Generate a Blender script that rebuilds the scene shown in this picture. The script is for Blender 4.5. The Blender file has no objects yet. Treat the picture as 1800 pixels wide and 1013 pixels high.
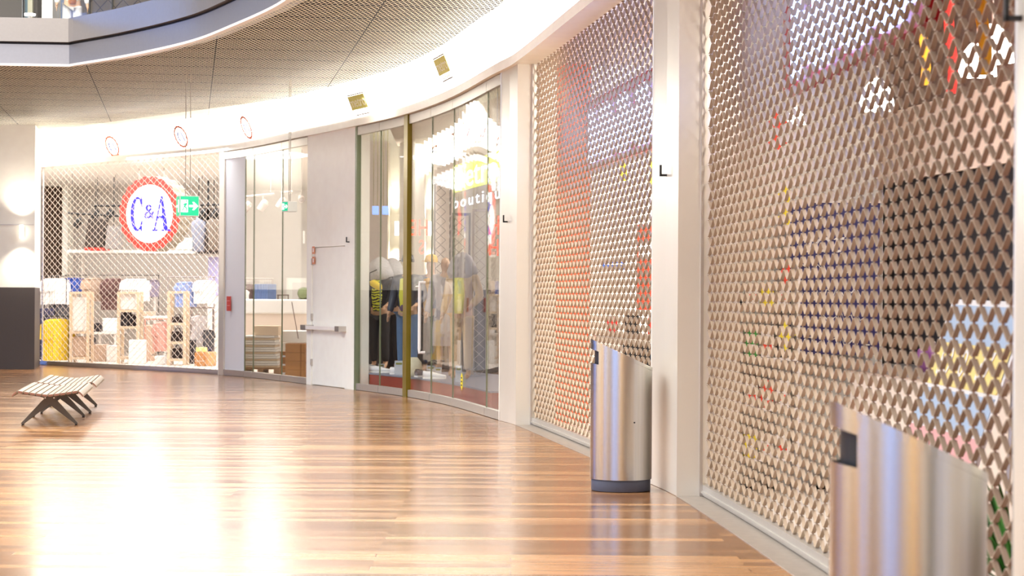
import bpy, bmesh, math, random
from mathutils import Vector, Matrix
random.seed(7)
C = bpy.context.scene.collection
SC = bpy.context.scene
EYE, FPX, ROLL = 1.35, 3600.0, 0.006

# ------------------------------------------------------------------ camera
cam = bpy.data.cameras.new('camera'); cam_o = bpy.data.objects.new('camera', cam); C.objects.link(cam_o)
cam.sensor_width = 36; cam.lens = 72; cam.shift_y = 18.5/1800; cam.clip_end = 400
cam_o.matrix_world = Matrix.Translation((0, 0, EYE)) @ Matrix.Rotation(math.pi/2, 4, 'X') @ Matrix.Rotation(ROLL, 4, 'Z')
cam.dof.use_dof = True; cam.dof.focus_distance = 17.5; cam.dof.aperture_fstop = 4.5
SC.camera = cam_o
SC.view_settings.view_transform = 'Standard'; SC.view_settings.look = 'None'
SC.view_settings.gamma = 1; SC.view_settings.exposure = 0.76
SC.view_settings.use_curve_mapping = False
SC.cycles.use_denoising = True
SC.cycles.max_bounces = 7; SC.cycles.transparent_max_bounces = 24
SC.cycles.sample_clamp_indirect = 6; SC.cycles.filter_width = 1.15

# ------------------------------------------------------------------ world and large lights
w = bpy.data.worlds.new('world'); SC.world = w; w.use_nodes = True
bg = w.node_tree.nodes['Background']; bg.inputs[0].default_value = (1.0, 0.985, 0.95, 1); bg.inputs[1].default_value = 0.8

def area(name, loc, target, sx, sy, power, col=(1, 1, 1)):
    l = bpy.data.lights.new(name, 'AREA'); l.shape = 'RECTANGLE'; l.size = sx; l.size_y = sy; l.energy = power; l.color = col
    o = bpy.data.objects.new(name, l); C.objects.link(o); o.location = loc
    d = Vector(target) - Vector(loc); o.rotation_euler = d.to_track_quat('-Z', 'Y').to_euler()
    return o
area('atrium_skylight', (-9, 14, 15), (-4, 15, 0), 20, 22, 7000, (0.93, 0.97, 1))
area('atrium_daylight', (-22, 16, 7), (-3, 24, 4.6), 10, 6, 420, (0.35, 0.55, 1))
area('shop_light_fashion', (-7.6, 42.5, 3.9), (-7.6, 42.5, 0), 6, 8, 340, (0.97, 0.98, 1))
area('shop_light_fashion_front', (-5.6, 37.0, 3.9), (-5.6, 37.0, 0), 3, 4, 190, (0.98, 0.98, 1))
area('shop_light_boutique', (0.3, 29.5, 3.9), (-0.2, 29.5, 0), 2.5, 5, 200, (1, 0.93, 0.84))
area('shop_light_snack', (2.2, 20.0, 3.5), (1.2, 21.0, 0), 1.5, 3, 130, (1, 0.94, 0.86))
area('shop_light_kiosk', (3.0, 11.5, 3.5), (2.4, 12.5, 0), 1.5, 4, 170, (1, 0.92, 0.82))

# ------------------------------------------------------------------ materials
def lin(c):
    return tuple((v/12.92 if v <= 0.04045 else ((v+0.055)/1.055)**2.4) for v in c)
def rgb(r, g, b): return lin((r/255, g/255, b/255))
MATS = {}
def mat(name, col, rough=0.5, metal=0.0, vary=0.06, scale=6.0, bump=0.0, emit=0.0, spec=0.5, stretch=(1, 1, 1), coat=0.0):
    if name in MATS: return MATS[name]
    m = bpy.data.materials.new(name); m.use_nodes = True; nt = m.node_tree; b = nt.nodes['Principled BSDF']
    b.inputs['Roughness'].default_value = rough; b.inputs['Metallic'].default_value = metal
    b.inputs['Specular IOR Level'].default_value = spec; b.inputs['Coat Weight'].default_value = coat
    tc = nt.nodes.new('ShaderNodeTexCoord'); mp = nt.nodes.new('ShaderNodeMapping'); mp.inputs['Scale'].default_value = stretch
    n = nt.nodes.new('ShaderNodeTexNoise'); n.inputs['Scale'].default_value = scale; n.inputs['Detail'].default_value = 4
    nt.links.new(tc.outputs['Object'], mp.inputs[0]); nt.links.new(mp.outputs[0], n.inputs['Vector'])
    mx = nt.nodes.new('ShaderNodeMix'); mx.data_type = 'RGBA'
    mx.inputs[6].default_value = tuple(max(0, c*(1-vary)) for c in col)+(1,)
    mx.inputs[7].default_value = tuple(min(1, c*(1+vary)) for c in col)+(1,)
    nt.links.new(n.outputs['Fac'], mx.inputs[0]); nt.links.new(mx.outputs[2], b.inputs['Base Color'])
    if bump:
        bp = nt.nodes.new('ShaderNodeBump'); bp.inputs['Strength'].default_value = bump; bp.inputs['Distance'].default_value = 0.01
        nt.links.new(n.outputs['Fac'], bp.inputs['Height']); nt.links.new(bp.outputs[0], b.inputs['Normal'])
    if emit:
        nt.links.new(mx.outputs[2], b.inputs['Emission Color']); b.inputs['Emission Strength'].default_value = emit
    MATS[name] = m; return m

WHITE = mat('white_paint', rgb(238, 230, 222), 0.5)
CREAM = mat('cream_panel', rgb(252, 247, 236), 0.42)
CREAM2 = mat('cream_metal_cladding', rgb(232, 226, 214), 0.3, 0.5, 0.03, 3)
GREYD = mat('dark_grey_cladding', rgb(74, 66, 62), 0.55, 0, 0.1, 60)
ALU = mat('brushed_aluminium', rgb(205, 198, 190), 0.32, 0.85, 0.05, 20, stretch=(1, 1, 0.1))
RAILM = mat('bottom_rail_metal', rgb(204, 198, 188), 0.38, 0.7, 0.05, 20)
GRILLE = mat('grille_metal', rgb(174, 154, 132), 0.42, 0.15, 0.1, 9)
GRILLEW = mat('pale_grille_metal', rgb(232, 216, 200), 0.4, 0.2, 0.05, 9)
CEILM = mat('ceiling_mesh_metal', rgb(252, 242, 214), 0.5, 0.1, 0.08, 0.7)
DARK = mat('ceiling_void_dark', rgb(36, 28, 22), 0.9)
BLACK = mat('black_plastic', rgb(20, 18, 18), 0.5)
STONE = mat('grey_stone_sill', rgb(150, 138, 126), 0.35, 0, 0.25, 14)
PEWTER = mat('balcony_metal', rgb(164, 154, 144), 0.3, 0.75, 0.05, 25)
CARD = mat('cardboard', rgb(190, 132, 78), 0.8, 0, 0.08, 12)
SHEET = mat('white_wrap', rgb(240, 234, 226), 0.55, 0, 0.04, 5)
WOODP = mat('pale_wood', rgb(214, 190, 160), 0.6, 0, 0.12, 8, stretch=(1, 8, 8))
OLIVE = mat('olive_gold_metal', rgb(140, 122, 40), 0.3, 0.5, 0.1, 5)
GREENF = mat('greenish_glass_edge', rgb(122, 132, 104), 0.2, 0.2)
REDW = mat('red_wood_plinth', rgb(150, 42, 30), 0.35, 0, 0.2, 10, stretch=(1, 1, 6))
SKIN = mat('mannequin_skin', rgb(206, 164, 132), 0.45)
RED = mat('red_plastic', rgb(214, 52, 40), 0.4)
STEEL = None

def steel():
    m = mat('brushed_stainless_steel', rgb(196, 190, 180), 0.24, 1.0, 0.12, 60, 0.0, stretch=(1, 1, 0.02))
    nt = m.node_tree; b = nt.nodes['Principled BSDF']; b.inputs['Anisotropic'].default_value = 0.55
    return m
STEEL = steel()

def emis(name, col, s):
    if name in MATS: return MATS[name]
    m = bpy.data.materials.new(name); m.use_nodes = True; nt = m.node_tree; b = nt.nodes['Principled BSDF']
    b.inputs['Base Color'].default_value = tuple(col)+(1,); b.inputs['Emission Color'].default_value = tuple(col)+(1,)
    b.inputs['Emission Strength'].default_value = s; b.inputs['Roughness'].default_value = 0.4
    MATS[name] = m; return m

def glass_mat(name, tint, refl=1.0, body=0.0, bodycol=(1, 1, 1)):
    m = bpy.data.materials.new(name); m.use_nodes = True; nt = m.node_tree; nt.nodes.clear()
    o = nt.nodes.new('ShaderNodeOutputMaterial'); t = nt.nodes.new('ShaderNodeBsdfTransparent'); t.inputs[0].default_value = tuple(tint)+(1,)
    g = nt.nodes.new('ShaderNodeBsdfGlossy'); g.inputs['Roughness'].default_value = 0.0
    lw = nt.nodes.new('ShaderNodeLayerWeight'); lw.inputs[0].default_value = .5
    pw = nt.nodes.new('ShaderNodeMath'); pw.operation = 'POWER'; pw.inputs[1].default_value = 5; nt.links.new(lw.outputs['Facing'], pw.inputs[0])
    ml = nt.nodes.new('ShaderNodeMath'); ml.operation = 'MULTIPLY_ADD'; ml.inputs[1].default_value = .96*refl; ml.inputs[2].default_value = .04*refl; ml.use_clamp = True
    mx = nt.nodes.new('ShaderNodeMixShader'); nt.links.new(pw.outputs[0], ml.inputs[0]); nt.links.new(ml.outputs[0], mx.inputs[0])
    nt.links.new(t.outputs[0], mx.inputs[1]); nt.links.new(g.outputs[0], mx.inputs[2]); last = mx
    if body:
        d = nt.nodes.new('ShaderNodeBsdfDiffuse'); d.inputs[0].default_value = tuple(bodycol)+(1,)
        m2 = nt.nodes.new('ShaderNodeMixShader'); m2.inputs[0].default_value = body
        nt.links.new(mx.outputs[0], m2.inputs[1]); nt.links.new(d.outputs[0], m2.inputs[2]); last = m2
    nt.links.new(last.outputs[0], o.inputs[0]); return m
GLASS = glass_mat('clear_glass', (0.97, 0.98, 0.965), .7)
FILM = glass_mat('frosted_film_glass', (0.9, 0.92, 0.93), 0.6, 0.75, (0.86, 0.87, 0.9))

def floor_material():
    m = bpy.data.materials.new('wood_strip_floor'); m.use_nodes = True; nt = m.node_tree; b = nt.nodes['Principled BSDF']
    tc = nt.nodes.new('ShaderNodeTexCoord'); N = nt.nodes.new; L = nt.links.new
    br = N('ShaderNodeTexBrick'); br.offset = 0.37; br.offset_frequency = 2
    br.inputs['Scale'].default_value = 1.0; br.inputs['Brick Width'].default_value = 1.9; br.inputs['Row Height'].default_value = 0.13
    br.inputs['Mortar Size'].default_value = 0.003; br.inputs['Mortar'].default_value = tuple(rgb(98, 58, 32))+(1,)
    br.inputs['Color1'].default_value = (0, 0, 0, 1); br.inputs['Color2'].default_value = (1, 1, 1, 1)
    L(tc.outputs['Object'], br.inputs['Vector'])
    mp = N('ShaderNodeMapping'); mp.inputs['Scale'].default_value = (0.9, 14, 1); L(tc.outputs['Object'], mp.inputs[0])
    no = N('ShaderNodeTexNoise'); no.inputs['Scale'].default_value = 2.2; no.inputs['Detail'].default_value = 6; L(mp.outputs[0], no.inputs['Vector'])
    ad = N('ShaderNodeMath'); ad.operation = 'MULTIPLY_ADD'; ad.inputs[1].default_value = 0.55; L(br.outputs['Color'], ad.inputs[0])
    m2 = N('ShaderNodeMath'); m2.operation = 'MULTIPLY'; m2.inputs[1].default_value = 0.55; L(no.outputs['Fac'], m2.inputs[0]); L(m2.outputs[0], ad.inputs[2])
    cr = N('ShaderNodeValToRGB'); e = cr.color_ramp.elements
    e[0].position = 0.15; e[0].color = tuple(rgb(98, 64, 38))+(1,); e[1].position = 0.85; e[1].color = tuple(rgb(174, 128, 84))+(1,)
    k = cr.color_ramp.elements.new(0.5); k.color = tuple(rgb(130, 88, 54))+(1,)
    L(ad.outputs[0], cr.inputs[0])
    mx = N('ShaderNodeMix'); mx.data_type = 'RGBA'; mx.inputs[7].default_value = tuple(rgb(98, 58, 32))+(1,)
    L(br.outputs['Fac'], mx.inputs[0]); L(cr.outputs[0], mx.inputs[6]); L(mx.outputs[2], b.inputs['Base Color'])
    rr = N('ShaderNodeMapRange'); rr.inputs[3].default_value = 0.14; rr.inputs[4].default_value = 0.26; L(ad.outputs[0], rr.inputs[0]); L(rr.outputs[0], b.inputs['Roughness'])
    bp = N('ShaderNodeBump'); bp.inputs['Strength'].default_value = 0.04; bp.inputs['Distance'].default_value = 0.004
    L(ad.outputs[0], bp.inputs['Height']); L(bp.outputs[0], b.inputs['Normal'])
    return m

# ------------------------------------------------------------------ object helpers
def obj(name, me, m=None, parent=None, kind=None):
    if not isinstance(me, bpy.types.Mesh):
        v, f = me; me = bpy.data.meshes.new(name); me.from_pydata([tuple(p) for p in v], [], f); me.update()
    o = bpy.data.objects.new(name, me); C.objects.link(o)
    if m: me.materials.append(m)
    if parent: o.parent = parent
    if kind: o['kind'] = kind
    return o
def struct(name, me, m): return obj(name, me, m, None, 'structure')
def tag(o, label, cat, group=None):
    o['label'] = label; o['category'] = cat
    if group: o['group'] = group
    return o
def thing(name, label, cat, loc=(0, 0, 0), rz=0, group=None):
    o = bpy.data.objects.new(name, None); C.objects.link(o); o.location = loc; o.rotation_euler = (0, 0, rz)
    o.empty_display_size = 0.2
    return tag(o, label, cat, group)
def smooth(o, on=True):
    for p in o.data.polygons: p.use_smooth = on
    return o
def bevel(o, w=0.006, s=2):
    b = o.modifiers.new('bevel', 'BEVEL'); b.width = w; b.segments = s; b.limit_method = 'ANGLE'; return o
def dup(root, loc=None, rz=None):
    r = root.copy(); C.objects.link(r)
    if loc is not None: r.location = loc
    if rz is not None: r.rotation_euler = (0, 0, rz)
    for ch in list(root.children):
        c = ch.copy(); C.objects.link(c); c.parent = r
        for g in ch.children:
            d = g.copy(); C.objects.link(d); d.parent = c
    return r

def boxm(x0, x1, y0, y1, z0, z1):
    v = [(x, y, z) for z in (z0, z1) for y in (y0, y1) for x in (x0, x1)]
    f = [(0, 2, 3, 1), (4, 5, 7, 6), (0, 1, 5, 4), (2, 6, 7, 3), (0, 4, 6, 2), (1, 3, 7, 5)]
    return v, f
def merge(*ms):
    V, F = [], []
    for v, f in ms:
        n = len(V); V += list(v); F += [tuple(i+n for i in q) for q in f]
    return V, F
def xf(m, M): return [tuple(M @ Vector(p)) for p in m[0]], m[1]
def tube(pts, r, n=8, caps=True):
    V, F = [], []; pts = [Vector(p) for p in pts]; R = r if hasattr(r, '__len__') else [r]*len(pts)
    up = None
    for i, p in enumerate(pts):
        d = (pts[min(i+1, len(pts)-1)]-pts[max(i-1, 0)]).normalized()
        if up is None:
            up = Vector((0, 0, 1)) if abs(d.z) < 0.9 else Vector((1, 0, 0))
        a = d.cross(up).normalized(); b = a.cross(d).normalized(); up = b
        for k in range(n):
            t = 2*math.pi*k/n; V.append(tuple(p+(a*math.cos(t)+b*math.sin(t))*R[i]))
    for i in range(len(pts)-1):
        for k in range(n):
            F.append((i*n+k, i*n+(k+1) % n, (i+1)*n+(k+1) % n, (i+1)*n+k))
    if caps: F.append(tuple(range(n))[::-1]); F.append(tuple(range((len(pts)-1)*n, len(pts)*n)))
    return V, F
def lathe(prof, n=24):
    V, F = [], []
    for r, z in prof:
        for k in range(n):
            t = 2*math.pi*k/n; V.append((r*math.cos(t), r*math.sin(t), z))
    for i in range(len(prof)-1):
        for k in range(n): F.append((i*n+k, i*n+(k+1) % n, (i+1)*n+(k+1) % n, (i+1)*n+k))
    return V, F
def extrude(poly, d0, d1):
    """polygon in the x-z plane pushed from y=d0 to y=d1"""
    n = len(poly); V = [(x, d0, z) for x, z in poly]+[(x, d1, z) for x, z in poly]
    F = [tuple(range(n)), tuple(range(n, 2*n))[::-1]]+[(i, i+n, (i+1) % n+n, (i+1) % n) for i in range(n)]
    return V, F
def curve_mesh(cv, name):
    o = bpy.data.objects.new('tmp', cv); C.objects.link(o)
    dg = bpy.context.evaluated_depsgraph_get(); dg.update()
    me = bpy.data.meshes.new_from_object(o.evaluated_get(dg)); me.name = name
    bpy.data.objects.remove(o); bpy.data.curves.remove(cv); me.materials.clear(); return me
def text_mesh(s, size, ex=0.005, align='CENTER', shear=0, space=1.0, off=0.0):
    cv = bpy.data.curves.new('t', 'FONT'); cv.body = s; cv.size = size; cv.extrude = ex; cv.align_x = align
    cv.align_y = 'CENTER'; cv.shear = shear; cv.space_character = space; cv.offset = off; cv.resolution_u = 3
    return curve_mesh(cv, 'lettering')          # x right, y up, z towards viewer
def shape_mesh(loops, ex=0.005):
    cv = bpy.data.curves.new('s', 'CURVE'); cv.dimensions = '2D'; cv.fill_mode = 'BOTH'; cv.extrude = ex
    for lp in loops:
        s = cv.splines.new('POLY'); s.points.add(len(lp)-1)
        for i, (x, y) in enumerate(lp): s.points[i].co = (x, y, 0, 1)
        s.use_cyclic_u = True
    return curve_mesh(cv, 'shape')
def place(o, origin, right, up):
    """put a mesh drawn in x-y with z towards the viewer on a plane"""
    r = Vector(right).normalized(); u = Vector(up).normalized(); n = r.cross(u)
    M = Matrix((r, u, n)).transposed().to_4x4(); M.translation = Vector(origin)
    if o.parent: o.matrix_parent_inverse = Matrix.Identity(4)
    o.matrix_local = M; return o

# ------------------------------------------------------------------ picture <-> place
def un(x, y):
    dx, dy = x-900, y-525
    return dx+ROLL*dy, dy-ROLL*dx
def at(x, y, z):
    u, v = un(x, y); return Vector((u*z/FPX, z, EYE-v*z/FPX))
def xat(x, z): return un(x, 525)[0]*z/FPX

CTRL = [(-11.2, 42.0), (-9.17, 39.8), (-5.08, 35.4), (-3.17, 31.75), (-2.33, 30.0), (-1.45, 27.95), (-.78, 25.7), (-.16, 22.75),
        (.05, 21.8), (.51, 18.6), (1.02, 14.95), (1.137, 14.0), (1.385, 10.0), (1.46, 7.3), (1.50, 5.0), (1.52, 2.0)]
def catmull(P, n=24):
    out = []
    for i in range(len(P)-1):
        p0 = Vector(P[max(i-1, 0)]); p1 = Vector(P[i]); p2 = Vector(P[i+1]); p3 = Vector(P[min(i+2, len(P)-1)])
        l = (p2-p1).length; m1 = (p2-p0)/max((p2-p0).length, 1e-6)*l; m2 = (p3-p1)/max((p3-p1).length, 1e-6)*l
        for k in range(n):
            t = k/n; h = (2*t**3-3*t**2+1, t**3-2*t**2+t, -2*t**3+3*t**2, t**3-t**2)
            out.append(h[0]*p1+h[1]*m1+h[2]*p2+h[3]*m2)
    out.append(Vector(P[-1])); return out
PATH = catmull(CTRL)[::-1]                       # near -> far, z increasing
def fx(z):
    for a, b in zip(PATH, PATH[1:]):
        if a.y <= z <= b.y or (b is PATH[-1] and z > b.y):
            t = (z-a.y)/(b.y-a.y); return a.x+(b.x-a.x)*t
    a, b = PATH[0], PATH[1]; return a.x+(b.x-a.x)*(z-a.y)/(b.y-a.y)
def ftan(z):
    e = 0.25; return Vector((fx(z+e)-fx(z-e), 2*e)).normalized()
def fpt(z, off=0.0):
    """point of the shop-front line; off > 0 goes into the shops"""
    t = ftan(z); return Vector((fx(z)+t.y*off, z-t.x*off))
def wz(px, off=0.0, y=560):
    """depth parameter where the view line of a picture column meets the front line"""
    k = un(px, y)[0]/FPX; lo, hi = 3.0, 41.0
    for _ in range(60):
        mid = (lo+hi)/2; p = fpt(mid, off)
        if p.x/p.y > k: lo = mid
        else: hi = mid
    return (lo+hi)/2
def zs(z0, z1, step=0.3):
    n = max(1, int(math.ceil(abs(z1-z0)/step))); return [z0+(z1-z0)*i/n for i in range(n+1)]
def sweep(prof, z0, z1, step=0.3, closed=True):
    Z = zs(z0, z1, step); n = len(prof); V, F = [], []
    for z in Z:
        for o, h in prof:
            p = fpt(z, o); V.append((p.x, p.y, h))
    for i in range(len(Z)-1):
        for k in range(n if closed else n-1):
            F.append((i*n+k, (i+1)*n+k, (i+1)*n+(k+1) % n, i*n+(k+1) % n))
    if closed: F.append(tuple(range(n))[::-1]); F.append(tuple(range((len(Z)-1)*n, len(Z)*n)))
    return V, F
def rect(o0, o1, h0, h1): return [(o0, h0), (o1, h0), (o1, h1), (o0, h1)]
def wp(px, py, off=0.0):
    """point on the vertical front surface seen at a pixel"""
    z = wz(px, off, py); p = fpt(z, off); v = un(px, py)[1]; return Vector((p.x, p.y, EYE-v*p.y/FPX)), z
OPEN = 3.85; CEIL = 4.47; RAIL = 0.085

Z = {k: wz(k) for k in (72, 384, 393, 443, 493, 539, 620, 625, 665, 709, 717, 755, 793, 852, 880)}
ZP1b, ZP1a = wz(878), 21.8
ZP2b, ZP2a = 14.95, 14.0
ZP3b, ZP3a = 6.05, 4.9

# ------------------------------------------------------------------ setting
fl = struct('floor', ([(-40, -16, 0), (1.6, -16, 0), (1.6, 45, 0), (-40, 45, 0)], [(0, 1, 2, 3)]), floor_material())
struct('trim_1', merge(sweep(rect(0.0, 0.3, -0.02, 0.006), ZP2a, ZP3b), sweep(rect(0, 0.3, -0.02, 0.006), ZP1a, ZP2b)), STONE)
struct('ground_slab', boxm(-60, 30, -30, 70, -0.3, -0.03), GREYD)

# header strip with its lip, then the leaning fascia, its brightness put in as emission
struct('trim_2', sweep([(-0.05, OPEN), (-0.05, OPEN+.1), (0.0, OPEN+.1), (0, OPEN+.13), (.5, OPEN+.13), (.5, OPEN)], 2.6, 41.5), CREAM)
band = struct('trim_3', sweep([(0.0, OPEN+.13), (-.2, CEIL), (0.5, CEIL), (.5, OPEN+.13)], 2.6, 41.5), emis('backlit_fascia', rgb(255, 251, 244), 5.5))  # fascia is no lamp; its glow is emission added to the surface

# pillars of the front
def pillar(name, za, zb, h=OPEN):
    o = struct(name, sweep(rect(0.0, 0.42, 0.0, h), za, zb, 0.5), CREAM2); bevel(o, 0.004, 1); return o
pillar('wall_pillar_1', ZP1a, ZP1b); pillar('wall_pillar_2', ZP2a, ZP2b); pillar('wall_pillar_3', ZP3a, ZP3b)
pillar('wall_pillar_4', Z[393], Z[384])
dA, dB = wz(606), wz(547)                          # service door
struct('wall_front', merge(sweep(rect(0, .2, 0, OPEN), dB, Z[539]), sweep(rect(0, .2, 0, OPEN), Z[625]-.02, dA), sweep(rect(0, .2, 2.12, OPEN), dA, dB)), CREAM)
d = struct('door_1', sweep(rect(0.02, 0.07, 0.01, 2.11), dA+.012, dB-.012), CREAM)
db = sweep(rect(-0.11, -0.06, 0.86, 0.91), dA-.04, dB+.12)
bar = obj('push_bar', db, WHITE, d)
obj('push_bar_mount', merge(sweep(rect(-.12, 0.02, .845, .925), dA-.06, dA+.1), sweep(rect(-.12, .02, .845, .925), dB-.05, dB+.14)), ALU, bar)
obj('hinge', merge(*[sweep(rect(-0.01, .02, h, h+.1), dB-.03, dB) for h in (.3, 1.0, 1.85)]), ALU, d)

# left column block
cl = [(-8.72, 37.4), (-9.17, 39.8), (-40, 39.8), (-40, 37.4)]
def prism(poly, h0, h1):
    n = len(poly); V = [(x, y, h0) for x, y in poly]+[(x, y, h1) for x, y in poly]
    return V, [tuple(range(n))[::-1], tuple(range(n, 2*n))]+[(i, (i+1) % n, (i+1) % n+n, i+n) for i in range(n)]
struct('wall_left', prism(cl, 1.5, CEIL), CREAM)
struct('baseboard_left', prism([(-8.71, 37.38), (-9.15, 39.7), (-40, 39.7), (-40, 37.38)], 0, 1.5), GREYD)
struct('trim_4', boxm(-40, -8.73, 37.37, 37.41, 2.64, 2.648), ALU)

# ------------------------------------------------------------------ ceiling of expanded metal panels
BAL = [(-40, 27.3), (-7.6, 27.5), (-6.0, 27.65), (-5.0, 26.5), (-3.95, 25.0), (-3.31, 23.7), (-2.4, 21.5), (-1.75, 19), (-1.2, 16), (-.85, 12), (-.7, 7), (-.65, 2.6)]
def balz(x):
    for a, b in zip(BAL, BAL[1:]):
        if a[0] <= x <= b[0]: return a[1]+(b[1]-a[1])*(x-a[0])/(b[0]-a[0])
    return 0
TH = math.radians(9); ca, sa = math.cos(TH), math.sin(TH)
def ceiling_mesh():
    V, F = [], []; pa, pb = 1.70, 1.045; a0, b0 = 0.33, 21.85; per = 0.058; rows = 10; rp = (pb-.04)/rows
    hw = 0.0135; nper = int((pa-.012)/per); per = (pa-.012)/nper
    for ia in range(-12, 5):
        for ib in range(-18, 20):
            A = a0+ia*pa; B = b0+ib*pb; cx, cy = A+pa/2, B+pb/2
            X = cx*ca-cy*sa; Y = cx*sa+cy*ca
            if Y < 2 or Y > 43 or X < -22 or X > 2.4: continue
            if X < fx(min(Y, 41.9))-14 or X > fx(min(Y, 41.9))+1.2: continue
            if X < -0.5 and Y < balz(X)-1.6: continue
            if X < -1.0-2.2 and Y < balz(X)-1.6: continue
            for r in range(rows):
                base = len(V); b = B+(r+.5)*rp; k = 0
                for i in range(2*nper+1):
                    s = 1 if (i+r) % 2 else -1
                    a = A+.006+i*per/2
                    bb = b+s*rp*.5*.86
                    x = a*ca-bb*sa; y = a*sa+bb*ca
                    ok = (x > -.65 or y > balz(x)+.02)
                    for q in (-1, 1):
                        b2 = bb+q*hw; V.append((a*ca-b2*sa, a*sa+b2*ca, CEIL-q*0.0004))
                    if i and ok and okp: F.append((base+2*i-2, base+2*i, base+2*i+1, base+2*i-1))
                    okp = ok
    return V, F
cm = struct('ceiling', ceiling_mesh(), CEILM)
so = cm.modifiers.new('solid', 'SOLIDIFY'); so.thickness = 0.0008
pl = [(x, y) for x, y in BAL]+[(1.9, 2.6), (2.2, 14), (.6, 24), (-2, 33), (-8.8, 41.5), (-40, 41.5)]
struct('ceiling_void', prism(pl, CEIL+.32, CEIL+.6), DARK)

# balcony edge
def offs(P, d):
    out = []
    for i, p in enumerate(P):
        a = Vector(P[max(i-1, 0)]); b = Vector(P[min(i+1, len(P)-1)]); t = (b-a).normalized(); out.append((p[0]+t.y*d, p[1]-t.x*d))
    return out
def densify(P, i0):
    """keep the straight left run, round the rest"""
    return P[:i0]+[tuple(q) for q in catmull(P[i0:], 8)]
BD = densify(BAL, 2)
def balband(d0, d1, h0, h1):
    A, B = offs(BD, d0), offs(BD, d1); n = len(A); V, F = [], []
    for i in range(n): V += [(A[i][0], A[i][1], h0), (A[i][0], A[i][1], h1), (B[i][0], B[i][1], h1), (B[i][0], B[i][1], h0)]
    for i in range(n-1):
        for k in range(4): F.append((i*4+k, i*4+(k+1) % 4, (i+1)*4+(k+1) % 4, (i+1)*4+k))
    return V, F
H1, H2 = 4.47+.27, 4.47+.62
struct('balcony_lower_band', balband(0.0, -.2, 4.47, H1), mat('balcony_dark_metal', rgb(150, 146, 146), .35, .75, .05, 25))
struct('balcony_lip', balband(0.025, -.05, 4.445, 4.475), mat('balcony_lip_metal', rgb(232, 222, 212), .4, .3))
struct('balcony_shadow_gap', balband(-.03, -.2, H1, H1+.03), BLACK)
struct('balcony_upper_band', balband(0.05, -.2, H1+.03, H2), PEWTER)
struct('balcony_glass', balband(-.02, -.032, H2, H2+1.1), GLASS)
struct('upper_floor', prism([(x, y+.25) for x, y in BAL[:8]]+[(2, 30), (2, 60), (-40, 60)], 4.9, 5.04), WHITE)

# ------------------------------------------------------------------ rolling grilles
def grille_mesh(z0, z1, off, depth, per=0.2, pitch=0.0625, bottom=RAIL, top=OPEN, jd=.003, amp=.40, th=0.0045):
    # arc-length table
    T = zs(z0, z1, 0.05); pts = [fpt(z, off) for z in T]; S = [0]
    for a, b in zip(pts, pts[1:]): S.append(S[-1]+(b-a).length)
    def at_s(s):
        import bisect
        i = min(max(bisect.bisect_right(S, s)-1, 0), len(S)-2); t = (s-S[i])/(S[i+1]-S[i]); p = pts[i].lerp(pts[i+1], t)
        d = (pts[i+1]-pts[i]).normalized(); return p, Vector((d.y, -d.x))
    V, F = [], []; Ls = S[-1]; rows = int((top-bottom)/pitch)+1; fl_ = 0.13*per/2
    for r in range(rows):
        hc = bottom+pitch*(r+.5); s = 0.0; seq = []; k = 0
        while s < Ls:
            sg = 1 if (k+r) % 2 else -1
            seq.append((s-fl_, sg)); seq.append((s+fl_, sg)); s += per/2; k += 1
        base = len(V)
        for (q, sg) in seq:
            q = min(max(q, 0), Ls); p, n = at_s(q); h = hc+sg*pitch*amp
            for dd, dh in ((-depth/2, th/2), (depth/2, th/2), (depth/2, -th/2), (-depth/2, -th/2)):
                V.append((p.x+n.x*dd, p.y+n.y*dd, h+dh))
        for (q, sg) in seq[::2]:
            if sg < 0 or r == rows-1: continue
            p, n = at_s(min(max(q+fl_, 0), Ls)); d = Vector((-n.y, n.x)); b2 = len(V); h0 = hc+pitch*amp; h1 = hc+pitch*(1-amp)
            for hh in (h0, h1):
                for a_, c_ in ((-1, -1), (1, -1), (1, 1), (-1, 1)): V.append((p.x+d.x*a_*.011+n.x*c_*jd, p.y+d.y*a_*.011+n.y*c_*jd, hh))
            for k in range(4): F.append((b2+k, b2+(k+1) % 4, b2+4+(k+1) % 4, b2+4+k))
        for i in range(len(seq)-1):
            for k in range(4):
                F.append((base+4*i+k, base+4*i+(k+1) % 4, base+4*i+4+(k+1) % 4, base+4*i+4+k))
    return V, F
def grille(z0, z1, off, depth, label, m, **kw):
    c = fpt((z0+z1)/2, off); t = thing('rolling_grille', label, 'rolling grille', (0, 0, 0))
    obj('grille_curtain', grille_mesh(z0, z1, off, depth, **kw), m, t)
    obj('bottom_rail', merge(sweep(rect(off-.03, off+.03, 0.012, RAIL), z0, z1), sweep(rect(off-.042, off+.0, .03, .045), z0, z1)), RAILM, t)
    obj('rubber_seal', sweep(rect(off-.015, off+.015, 0.007, .013), z0, z1), BLACK, t)
    obj('guide_rail', merge(sweep(rect(off-.05, off-.03, 0, OPEN), z1-.03, z1), sweep(rect(off+.03, off+.05, 0, OPEN), z1-.03, z1)), ALU, t)
    return t
SO = 0.2
grille(ZP1b*0+ZP2b, ZP1a, SO, 0.021, 'open-mesh metal rolling grille between the first and second pillar, behind the farther litter bin', GRILLE)
grille(ZP3b, ZP2a, SO, 0.021, 'nearest and largest metal rolling grille, right of the second pillar, before the dark blue board', GRILLE)
grille(Z[384], Z[72]+.1, 0.06, 0.006, 'far pale rolling grille across the fashion shop with the round red sign', GRILLEW, amp=.45, th=.004)
def hook(px, py):
    p, z = wp(px, py, -0.0); t = ftan(z)
    v, f = merge(boxm(-.008, .008, -.03, .0, -.03, -.02), boxm(-.008, .008, -.03, -.022, -.03, .03))
    return z, p, (v, f), t
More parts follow.
